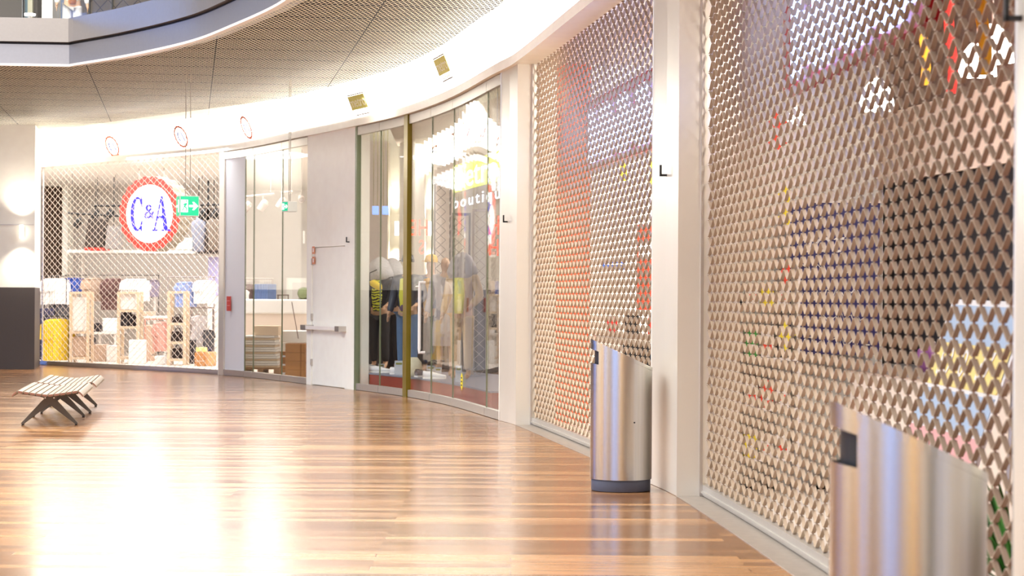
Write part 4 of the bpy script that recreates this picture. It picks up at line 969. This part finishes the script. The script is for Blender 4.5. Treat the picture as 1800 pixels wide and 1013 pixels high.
# ------------------------------------------------------------------ stock room seen through the clear panels
TG = mat('taupe_track', rgb(176, 160, 150), .5)
track('taupe light track hanging behind the frosted and clear glass, with two spots', 421, 482, 347, 341, 38, (.2, .68), TG)
track('short light track behind the small exit sign', 494, 514, 339, 337, 38.5, (.05,), TG)
c = at(530, 350, 36.5); t0 = thing('pendant_lamp', 'small taupe pendant spot near the right edge of the clear glass', 'lamp', c)
k = obj('lamp_body', xf(lathe([(0, -.07), (.055, -.05), (.06, .02), (.02, .08), (0, .08)], 14), Matrix.Rotation(-.5, 4, 'Y')), TG, t0); obj('cable', tube([(0, 0, .07), (0, 0, 3.98-c.z)], .005, 5), TG, t0)
rail_bar('rail with jeans and brown patterned garments behind the clear glass', 427, 480, 490, 40.0, TG)
gbr = G('brown_dotted_fabric', (112, 88, 84), .9, 34); gdn = G('mid_blue_denim', (94, 116, 160), .3, 12)
hang('brown dotted garment on the rail behind the clear glass', 'brown garments behind the glass', 427, 452, 497, 534, 40.0, 6, [gbr], kind=1, w_=.26, cat='dress')
hang('blue jeans on the rail behind the clear glass', 'jeans behind the glass', 449, 484, 497, 530, 40.0, 8, [gdn], kind=1, w_=.28, cat='jeans')
hang('white scarf-like garment at the left end of the rail behind the glass', 'white garment behind the glass', 424, 440, 508, 538, 39.2, 1, [gw], kind=2, w_=.2, cat='shirt')
struct('door_2', boxm(xat(505, 49), xat(540, 49), 48.8, 49, .01, at(505, 489, 49).z), CREAM)
struct('door_2_opening', boxm(xat(514, 48.7), xat(540, 48.7), 48.66, 48.8, .01, at(514, 497, 48.7).z), WHITE)
o = item('green_armchair', 'green rounded upholstered form before the back door, right edge of the clear glass', 'armchair', 522, 541, 505, 527, 47.5, .8, G('sage_green_fabric', (150, 160, 116)), bv=.12); obj('chair_base', boxm(-.1, .1, .1, .7, -o.location.z+.004, .02), BLACK, o)  # green reflection in the glass, given a solid body
rail_bar('short dark rail before the back door', 487, 508, 519, 46.0, mat('brown_rail', rgb(110, 90, 80), .5))
# wrapped stock: flat white slabs on a pallet, long sheeted table
t0 = thing('sheeted_counter', 'long counter under a white sheet, behind the pallet', 'counter', (0, 0, 0)); a, b = at(427, 526, 38.0), at(545, 525, 38.0)
o = obj('sheet', boxm(a.x, b.x, 38.0, 39.0, at(480, 552, 38).z, a.z), SHEET, t0); bevel(o, .03, 3)
obj('counter_body', boxm(a.x+.03, b.x-.03, 38.03, 38.97, .004, at(480, 552, 38).z), G('cream_counter', (232, 212, 194), .05), t0)
PX0, PX1, PZ = 425, 492, 35.6
def pallet(lb, x0, x1, z, dep):
    a, b = xat(x0, z), xat(x1, z); t0 = thing('pallet', lb, 'pallet', ((a+b)/2, z, .004)); W = b-a; m = G('pallet_wood', (150, 118, 90), .2)
    for i in range(3): obj('block_row', boxm(-W/2+i*(W-.1)/2, -W/2+i*(W-.1)/2+.1, 0, dep, 0, .09), m, t0)
    for i in range(5): obj('deck_board', boxm(-W/2, W/2, i*(dep-.1)/4, i*(dep-.1)/4+.1, .09, .112), m, t0)
    return t0
pallet('wooden pallet under the stack of white slabs, behind the clear glass', PX0, PX1, PZ, .8)
h = .118; rnd = random.Random(3)
for i in range(14):
    w0, w1 = xat(PX0+2, PZ), xat(PX1-2-i*.6, PZ); jx = rnd.uniform(-.02, .02); th_ = .036
    o = obj('wrapped_slab', boxm(w0+jx, w1+jx, PZ+.02, PZ+.75, h, h+th_), SHEET if i % 3 else WOODP); bevel(o, .008); h += th_+.004
    tag(o, 'flat white wrapped slab in the stack on the pallet behind the clear glass', 'slab', 'wrapped slabs on the pallet')
o = obj('wrapped_box', boxm(xat(447, 35.7), xat(490, 35.7), 35.7, 36.3, h, h+.17), G('cream_carton', (238, 214, 184), .04)); bevel(o, .01); tag(o, 'low cream carton lying on top of the slab stack', 'box')
for (x0, x1, y0, y1, lb) in ((493, 539, 582, 602, 'upper'), (493, 539, 604, 640, 'lower')):
    o = item('wrapped_crate', lb+' white wrapped crate behind the cardboard boxes', 'crate', x0, x1, y0, 640 if lb == 'lower' else y1, 36.3, .8, SHEET, floor=(lb == 'lower'))
# cardboard boxes by the glass
bz = 33.9; bw_ = (537-502)*bz/FPX; bh = 15.3*bz/FPX; x0_ = xat(502, bz)
names = ['bottom', 'second', 'third', 'topmost']
for i in range(4):
    o = obj('cardboard_box', boxm(0, bw_, 0, .42, 0, bh-.002), CARD); o.location = (x0_, bz, .005+i*bh); bevel(o, .004)
    tag(o, names[i]+' box of the right-hand cardboard stack behind the clear glass', 'box', 'right-hand cardboard stack')
    obj('tape', boxm(bw_*.74, bw_*.82, -.001, 0, .0, bh-.004), G('brown_tape', (160, 108, 62)), o)
for i in range(3):
    o = obj('cardboard_box', boxm(0, .36, 0, .4, 0, bh-.002), G('darker_cardboard', (176, 120, 70))); o.location = (xat(493, bz+.45), bz+.45, .005+i*bh); bevel(o, .004)
    tag(o, ['bottom', 'middle', 'top'][i]+' box of the shorter left cardboard stack behind the clear glass', 'box', 'left-hand cardboard stack')
    obj('label_patch', boxm(.03, .09, -.001, 0, .05, .08), WHITE, o)
a, b = at(499, 531, 35.0), at(511, 598, 35.0); k = obj('thin_pole', tube([(0, 0, b.z-a.z), (a.x-b.x, .0, 0)], .008, 6), mat('brown_pole', rgb(120, 96, 84), .5)); k.location = (b.x, 36.25, a.z); tag(k, 'thin brown pole leaning over the stack behind the clear glass', 'pole')

# ------------------------------------------------------------------ snack shop behind the farther grille
def lit_sign(lb, z0, z1, h0, h1, off):
    t0 = thing('lit_fascia_sign', lb, 'sign', (0, 0, 0))
    obj('sign_body', sweep(rect(off, off+.08, h0, h1), z0, z1), mat('deep_red_sign', rgb(170, 24, 30), .35), t0)
    BL = emis('sign_blue_white_glow', rgb(150, 184, 255), 5.0); z = z0+.1; k = 0; wds = [.2, .12, .24, .16, .14, .22, .18]
    while z < z1-.45:
        wd = wds[k % 7]; a, b = (h0+.06, h1-.1) if k % 3 else (h0+.12, h1-.25)
        obj('lit_block', sweep(rect(off-.03, off-.002, a, b), z, z+wd, .2), BL, t0); z += wd+.1; k += 1
    for f in (.15, .85):
        zz = z0+(z1-z0)*f; p = fpt(zz, off+.04); obj('hanging_rod', tube([(p.x, p.y, h1-.01), (p.x, p.y, 3.9)], .012, 6), ALU, t0)
    return t0
lit_sign('blue-white lit sign on red, behind the upper part of the farther grille', 15.25, 20.3, 2.62, 3.3, .46)
lit_sign('blue-white lit sign on red, behind the top of the nearest grille', 9.3, 12.75, 2.62, 3.3, .46)
def on_partition(name, lb, cat, x0, x1, y0, y1, m, z=ZP1a+.22, grp=None, parts=True):
    a, b = at(x0, y0, z-.03), at(x1, y1, z-.03); o = obj(name, boxm(-(b.x-a.x)/2, (b.x-a.x)/2, 0, .025, 0, a.z-b.z), m); o.location = ((a.x+b.x)/2, z-.06+.13*0, b.z)
    return tag(o, lb, cat, grp)
def ontz(px): return fpt(ZP1a+.25, .26).y
PZ_ = fpt(ZP1a+.25, 1.2).y-.02
def pcard(name, lb, cat, x0, x1, y0, y1, m, z):
    a, b = at(x0, y0, z), at(x1, y1, z); o = obj(name, boxm(-(b.x-a.x)/2, (b.x-a.x)/2, 0, .02, 0, a.z-b.z), m); o.location = ((a.x+b.x)/2, z, b.z); tag(o, lb, cat)
    obj('printed_band', boxm(-(b.x-a.x)*.4, (b.x-a.x)*.4, -.002, 0, (a.z-b.z)*.6, (a.z-b.z)*.8), WTXT, o); return o
OR_ = mat('orange_red_print', rgb(236, 70, 40), .5); YL_ = mat('bright_yellow_print', rgb(246, 226, 50), .5); BL_ = mat('blue_print', rgb(60, 110, 210), .5)
pcard('wall_poster', 'tall orange-red poster behind the right edge of the farther grille', 'poster', 1120, 1147, 395, 545, OR_, 21.6)
pcard('wall_poster', 'small blue poster behind the middle of the farther grille', 'poster', 1058, 1098, 460, 474, BL_, 21.6)
pcard('wall_poster', 'yellow strip poster behind the farther grille, under the lit sign', 'poster', 1090, 1102, 262, 318, YL_, 21.6)
pcard('wall_poster', 'yellow poster at the top right behind the farther grille', 'poster', 1143, 1156, 225, 330, YL_, 21.55)
t0 = thing('snack_counter', 'pale counter with dark panels low behind the farther grille', 'counter', (1.32, 20.6, 0))
obj('counter_body', boxm(-.45, .45, 0, .6, .004, .95), CREAM, t0); obj('worktop', boxm(-.48, .48, -.03, .63, .95, .99), ALU, t0); obj('dark_panel', boxm(-.2, .4, -.012, 0, .62, .9), BLACK, t0)
for i, (dx, c, lb) in enumerate(((-.3, RED, 'red tin on the snack counter, left of the black box'), (-.1, BLACK, 'black box on the snack counter, between tins'), (.12, OR_, 'orange tin on the snack counter, right of the black box'))):
    if i == 1: o = obj('counter_box', boxm(-.07, .07, -.06, .06, 0, .2), c); bevel(o, .01)
    else: o = smooth(obj('tin', lathe([(0, 0), (.055, 0), (.055, .16), (.045, .175), (0, .175)], 20), c)); obj('lid', lathe([(.048, .17), (.048, .19), (0, .19)], 20), ALU, o)
    o.location = (1.32+dx, 20.85, .992); tag(o, lb, 'box' if i == 1 else 'tin')

# ------------------------------------------------------------------ kiosk behind the nearest grille
NB = mat('navy_board', rgb(46, 40, 104), .5)
a = at(1390, 356, 14.55); o = obj('menu_board', boxm(0, .64, 0, .03, 0, 1.08), NB); o.location = (a.x, 14.58, a.z-1.08); tag(o, 'dark blue board with white handwriting behind the nearest grille', 'board')
q = obj('lettering', text_mesh('not', .24, .002, align='LEFT', shear=.3), WTXT, o); q.matrix_local = Matrix.Translation((.03, -.004, .80)) @ Matrix.Rotation(math.pi/2, 4, 'X')
rr = random.Random(5)
for k, (w_, yy) in enumerate(((.42, .60), (.52, .42), (.56, .25), (.58, .08))):
    pts = []; x = .02
    while x < w_: pts.append((x, -.006, yy+rr.uniform(-.035, .045))); x += .022
    obj('handwriting_line', tube(pts, .006, 5), WTXT, o)
obj('board_frame', merge(boxm(-.015, 0, -.01, .03, 0, 1.08), boxm(-.015, .655, -.01, .03, 1.08, 1.1)), WHITE, o)
def garland(lb, px, pieces, z):
    a = at(px, pieces[0][0], z); t0 = thing('hanging_garland', lb, 'decoration', (a.x, z, a.z))
    zb = at(px, pieces[-1][1], z).z-a.z; obj('cord', tube([(0, 0, zb), (0, 0, 3.64-a.z)], .003, 5), ALU, t0)
    for y0, y1, m in pieces:
        h0, h1 = at(px, y0, z).z-a.z, at(px, y1, z).z-a.z; mid = (h0+h1)/2; r_ = (h0-h1)/2
        obj('star', merge(extrude([(0, mid+r_), (.03, mid+.02), (.07, mid), (.03, mid-.02), (0, mid-r_), (-.03, mid-.02), (-.07, mid), (-.03, mid+.02)], -.01, .01)), m, t0)
garland('hanging garland of yellow and red paper stars, left of the dark blue board', 1383, [(322, 362, YL_), (362, 402, YL_), (455, 505, OR_), (556, 622, YL_)], 14.2)
garland('short garland of red paper stars under the lit sign, left of the pendant domes', 1366, [(195, 235, OR_), (235, 268, OR_)], 13.6)
def banner(lb, x0, x1, y1, z, m):
    a, b = at(x0, y1, z), at(x1, y1, z); w_ = b.x-a.x; t0 = thing('hanging_banner', lb, 'banner', ((a.x+b.x)/2, z, a.z))
    H = 3.5-a.z; poly = []; n = 10
    for i in range(n+1): poly.append((w_/2+w_*.25*math.sin(i*1.3), H*i/n))
    for i in range(n, -1, -1): poly.append((-w_/2+w_*.25*math.sin(i*1.3), H*i/n))
    obj('banner_cloth', extrude(poly, -.004, .004), m, t0); obj('cord', tube([(0, 0, H), (0, 0, 3.66-a.z)], .004, 5), ALU, t0)
banner('narrow yellow banner hanging right of the left pendant dome', 1616, 1632, 150, 11.4, mat('amber_cloth', rgb(246, 190, 40), .6))
banner('narrow red banner hanging between the two yellow banners', 1662, 1680, 165, 11.0, mat('scarlet_cloth', rgb(226, 40, 30), .6))
banner('wider yellow banner hanging before the right pendant domes', 1716, 1738, 132, 10.2, mat('amber_cloth', rgb(246, 190, 40), .6))
for px, py, z, lb in ((1541, 168, 12.6, 'white pendant dome lamp left of the banners'), (1718, 105, 11.6, 'white pendant dome lamp behind the wide yellow banner'), (1745, 78, 10.6, 'white pendant dome lamp at the right end behind the grille'), (1400, 205, 13.9, 'small white pendant lamp under the lit sign of the nearest grille')):
    c = at(px, py, z); R = .105 if px != 1400 else .06; t0 = thing('pendant_lamp', lb, 'lamp', c)
    prof = [(R*1.04, -R*.9), (R, -R*.3), (R*.8, R*.35), (R*.45, R*.8), (.02, R), (0, R)]
    smooth(obj('dome_shade', lathe(prof, 28), emis('dome_glow', rgb(255, 252, 246), 3.2), t0)); obj('cable', tube([(0, 0, R), (0, 0, 3.66-c.z)], .005, 6), WHITE, t0)
# counter, packets and stand
t0 = thing('kiosk_counter', 'pale counter along the dark wall behind the nearest grille', 'counter', (0, 0, 0))
obj('counter_body', prism([(2.30, 13.9), (3.0, 8.0), (3.45, 8.0), (2.72, 14.0)], .004, .88), G('kiosk_counter_cream', (236, 218, 200), .05), t0)
obj('counter_top', prism([(2.27, 13.92), (2.97, 7.97), (3.45, 7.97), (2.72, 14.02)], .88, .92), ALU, t0)
t0 = thing('display_shelf', 'open low shelf with coloured packets against the far end of the kiosk', 'shelf', (1.88, 14.2, 0))
for h in (.25, .6, .95, 1.3): obj('shelf_board', boxm(-.38, .1, 0, .34, h-.02, h), WHITE, t0)
for x in (-.4, .1): obj('side_panel', boxm(x, x+.02, 0, .34, .004, 1.62), WHITE, t0)
cols = [('orange', OR_), ('white', WHITE), ('yellow', YL_), ('black', BLACK), ('green', mat('leaf_green_print', rgb(60, 150, 60), .5))]
for r_, h in enumerate((.25, .6, .95, 1.3)):
    for k in range(4):
        cn, m = cols[(k*2+r_) % 5 if (r_+k) % 2 else 1]
        o = obj('packet', boxm(-.045, .045, 0, .1, 0, .16+.03*((k*3+r_) % 3)), m); o.location = (1.88-.32+k*.11, 14.26, h+.001); bevel(o, .006)
        tag(o, '%s packet, %s on the %s board of the low kiosk shelf' % (cn, ['leftmost', 'second from left', 'third from left', 'rightmost'][k], ['lowest', 'second lowest', 'third', 'top'][r_]), 'packet', 'packets on the kiosk shelf')
        obj('packet_label', boxm(-.03, .03, -.002, 0, .05, .09), WTXT if m is not WHITE else OR_, o)
# price board on a leaning stand
lean = math.radians(20); t0 = thing('price_board', 'leaning price board with pale blue, pink and yellow fields, white frame', 'board', (2.09, 10.0, .02))
Lb = 1.15; Hb = 1.42
M = Matrix(((math.sin(.1)*0-0, 0, 0, 0), (0, 0, 0, 0), (0, 0, 0, 0), (0, 0, 0, 1)))
rt3 = Vector((.10, -1, 0)).normalized(); upv = (Vector((math.sin(lean), 0, math.cos(lean)))).normalized(); nn = rt3.cross(upv)
BM = Matrix((rt3, upv, nn)).transposed().to_4x4(); BM.translation = Vector((-.40, 0, 0))
def bo(name, x0, x1, y0, y1, d0, d1, m, par=t0):
    o = obj(name, boxm(x0, x1, y0, y1, d0, d1), m, par)
    if par is t0: o.matrix_local = BM
    return o
PBF = mat('pale_blue_field', rgb(176, 198, 222), .5); PKF = mat('pink_field', rgb(240, 176, 172), .5); PYF = mat('pale_yellow_field', rgb(250, 226, 140), .5); PWF = mat('white_frame', rgb(240, 238, 236), .4)
board = bo('board_panel', 0, Lb, 0.0, Hb, -.02, 0, PWF)
for x0, x1, y0, y1, m in ((.03, Lb-.03, 1.06, Hb-.03, PBF), (.25, Lb-.03, .99, 1.2, PYF), (.03, .22, .99, 1.2, PYF), (.03, Lb-.03, .80, .97, PBF), (.03, Lb-.03, .30, .78, PKF), (.05, .3, .55, .68, PYF), (.03, Lb-.03, .05, .28, PYF)):
    bo('price_field', x0, x1, y0, y1, 0, .004+.001*(m is PYF), m, board)
for s, x, y, sz in (('50', .25, 1.1, .2), ('0,', .55, 1.1, .2), ('37', .85, 1.1, .2), ('20', .45, .66, .17), ('0,-', .8, .66, .17), ('50', .55, .42, .15)):
    q = obj('price_number', text_mesh(s, sz, .001), WTXT, board); q.location = (x, y, .008)
for x in (.1, Lb-.1): obj('rear_leg', tube([BM @ Vector((x, Hb*.8, -.02)), Vector(((BM @ Vector((x, 0, 0))).x+.35, (BM @ Vector((x, 0, 0))).y, -.015))], .012, 6), ALU, t0)
obj('foot_bar', tube([BM @ Vector((0, .01, -.01)), BM @ Vector((Lb, .01, -.01))], .018, 6), ALU, t0)
for px, py, z, m, lb in ((1588, 664, 12.0, mat('violet_bag', rgb(196, 100, 200), .4), 'violet bag on the kiosk counter left of the price board'), (1566, 672, 12.5, mat('purple_bag', rgb(110, 50, 110), .4), 'dark purple bag beside the violet one on the kiosk counter')):
    a = at(px, py, z); o = smooth(obj('soft_bag', lathe([(0, 0), (.07, 0), (.095, .06), (.08, .13), (.03, .17), (0, .17)], 16), m)); o.location = (max(a.x, 2.27+.12*(13.9-z)+.12), z, .922); tag(o, lb, 'bag')
    obj('bag_tie', lathe([(.03, .16), (.03, .18), (0, .18)], 10), WTXT, o)
t0 = thing('potted_plant', 'small leafy plant in a dark pot low behind the right end of the grille', 'plant', (1.92, 7.75, 0.004))
obj('pot', lathe([(0, 0), (.12, 0), (.15, .28), (.135, .28), (.12, .25), (0, .25)], 20), BLACK, t0)
lv = []; rq = random.Random(2)
for i in range(70):
    a_ = rq.uniform(0, 6.28); l_ = rq.uniform(.2, .5); e_ = rq.uniform(.5, 1.4); d_ = Vector((math.cos(a_)*math.cos(e_), math.sin(a_)*math.cos(e_), math.sin(e_))); s_ = d_.cross(Vector((0, 0, 1))).normalized()*.022
    b_ = Vector((0, 0, .25)); m_ = b_+d_*l_*.6; e2 = b_+d_*l_+Vector((0, 0, -.05)); lv.append(([tuple(b_), tuple(m_-s_), tuple(e2), tuple(m_+s_)], [(0, 1, 2, 3)]))
obj('foliage', merge(*lv), mat('leaf_green', rgb(70, 140, 50), .5, 0, .4, 4), t0)
struct('wall_kiosk_near', prism([tuple(fpt(5.35, .45)), (4.2, 5.2), (4.2, 5.3), tuple(fpt(5.45, .45))], 0, 3.7), mat('kiosk_red_wall', rgb(190, 36, 28), .35))

# ------------------------------------------------------------------ upper floor behind the balcony glass
def ub(name, x0, x1, z, m, y0=-70, dep=.3, kind='structure'):
    a, b = at(x0, y0, z), at(x1, y0, z); return struct(name, boxm(a.x, b.x, z, z+dep, 5.04, a.z), m)
BRN = mat('upper_brown_wall', rgb(92, 78, 66), .6, 0, .15, 40)
struct('wall_upper_back', boxm(-30, 4, 42, 42.3, 5.04, 9.5), mat('upper_cream_wall', rgb(236, 214, 180), .6))
struct('ceiling_upper', boxm(-30, 4, 29.5, 42.3, 8.6, 8.8), WHITE)
ub('wall_upper_1', -60, 40, 33, BRN); ub('trim_5', 39.5, 41.5, 32.8, WHITE); ub('trim_6', 41.5, 49, 32.9, mat('upper_teal_post', rgb(104, 130, 140), .4)); ub('trim_7', 49, 57.5, 32.9, mat('upper_sand_post', rgb(216, 204, 170), .5)); ub('wall_upper_2', 57.5, 66, 33, BRN)
ub('wall_upper_3', 66, 75, 34, mat('upper_taupe', rgb(196, 176, 152), .6)); ub('wall_upper_column', 74, 93, 32, WHITE, dep=.5); ub('wall_upper_4', 92, 107, 33.5, mat('upper_taupe_light', rgb(206, 190, 164), .6)); ub('trim_8', 107, 120, 32.5, mat('upper_blue_panel', rgb(150, 164, 196), .4))
for i, px in enumerate((157, 197, 40)):
    for a_, b_ in zip(BD, BD[1:]):
        ka, kb = a_[0]/a_[1], b_[0]/b_[1]; k = un(px, 20)[0]/FPX
        if ka <= k <= kb:
            f = (k-ka)/(kb-ka); p = (a_[0]+(b_[0]-a_[0])*f, a_[1]+(b_[1]-a_[1])*f); struct('glass_joint', boxm(p[0]-.007, p[0]+.007, p[1]-.0, p[1]+.05, H2, H2+1.1), BLACK); break
t0 = thing('rolling_grille', 'pale diamond grille on the upper floor, behind the balcony glass', 'rolling grille', (0, 0, 0))
V, F = [], []; X0, X1 = at(150, 0, 38).x, at(300, 0, 38).x; base = 0
for r_ in range(22):
    x = X0; k = 0; st = len(V); c_ = 0
    while x < X1:
        s = 1 if (k+r_) % 2 else -1; h = 5.1+.16*(r_+.5)+s*.078
        for dd, dh in ((-.01, .008), (.01, .008), (.01, -.008), (-.01, -.008)): V.append((x, 38+dd, h+dh))
        x += .14; k += 1; c_ += 1
    for i in range(c_-1):
        for q_ in range(4): F.append((st+4*i+q_, st+4*i+(q_+1) % 4, st+4*i+4+(q_+1) % 4, st+4*i+4+q_))
obj('grille_curtain', (V, F), mat('upper_grille_metal', rgb(150, 130, 116), .5), t0); obj('bottom_rail', boxm(X0, X1, 37.96, 38.04, 5.045, 5.12), RAILM, t0)
for px, z, lb in ((34, 30.5, 'white round stool top standing behind the balcony glass at the far left'),):
    pass
a = at(52, 24, 30); t0 = thing('cafe_table', 'small round white table on the upper floor, behind the balcony glass', 'table', (a.x, 30, 5.045)); Ht = a.z-5.045
obj('table_top', lathe([(0, Ht-.03), (.085, Ht-.03), (.09, Ht), (0, Ht)], 24), emis('white_lamp_top', rgb(255, 255, 255), 1.2), t0); obj('pedestal', lathe([(0, 0), (.1, 0), (.03, .03), (.025, Ht-.03)], 16), ALU, t0)  # white table top emits on its own
mannequin('slim mannequin in white coat and orange scarf on the upper floor', (at(127, 0, 31.5).x, 31.5, 5.045), .2, WHITE, WHITE, shirt=mat('orange_scarf', rgb(232, 150, 100), .6), group='upper floor figures', sc=.85)

# ------------------------------------------------------------------ the plaza round the camera (out of frame, mirrored in steel, glass and floor)
struct('wall_rear', boxm(-34, 12, -16.3, -16, 0, 9), mat('rear_stone', rgb(170, 158, 146), .6))
struct('wall_far_side', boxm(-34.3, -34, -16, 52, 0, 12), mat('side_stone', rgb(150, 140, 130), .6))
DGL = emis('daylight_glazing', rgb(150, 186, 255), 1.9); WGL = emis('warm_shop_glow', rgb(255, 214, 140), 1.6); NGL = emis('neutral_shop_glow', rgb(255, 246, 232), 1.5)  # glowing panes added out of view to feed light and reflections
wn = 1
for x0, x1, m, h in ((-30, -24, NGL, 3.6), (-22, -16.5, DGL, 7), (-15.8, -11, DGL, 7), (-10.4, -7.5, DGL, 7), (-5.5, -3.4, NGL, 3.8), (-1.9, .6, WGL, 3.8), (1.6, 2.4, WGL, 3.8), (4.5, 8, NGL, 3.6)):
    struct('window_%d' % wn, boxm(x0, x1, -15.98, -15.9, .2, h), m); wn += 1
for y0, y1, m, h in ((-12, -6, NGL, 3.6), (-4, 2, DGL, 7), (4, 9, WGL, 3.6), (12, 16, NGL, 3.6), (19, 25, NGL, 3.6), (31, 48, emis('deep_blue_glazing', rgb(90, 140, 235), 3.0), 11)):
    struct('window_%d' % wn, boxm(-33.98, -33.9, y0, y1, .2, h), m); wn += 1
for x, y in ((-14, -2), (-19, 8), (-17, 20), (-6, -11)):
    struct('wall_column', boxm(x-.4, x+.4, y-.4, y+.4, 0, 9), GREYD)
struct('wall_near_right', boxm(1.9, 2.1, -16, 2.6, 0, 9), CREAM)
struct('window_%d' % wn, boxm(1.86, 1.89, -8, -3, .6, 3.2), emis('red_shop_glow', rgb(255, 96, 70), 1.2))  # red glowing pane added behind the camera to tint the pillars

struct('window_red_panel', boxm(1.9, 2.3, 5.56, 5.6, .4, 3.4), emis('red_lit_panel', rgb(240, 44, 30), .8))  # red glowing panel added in the kiosk to redden the grille end
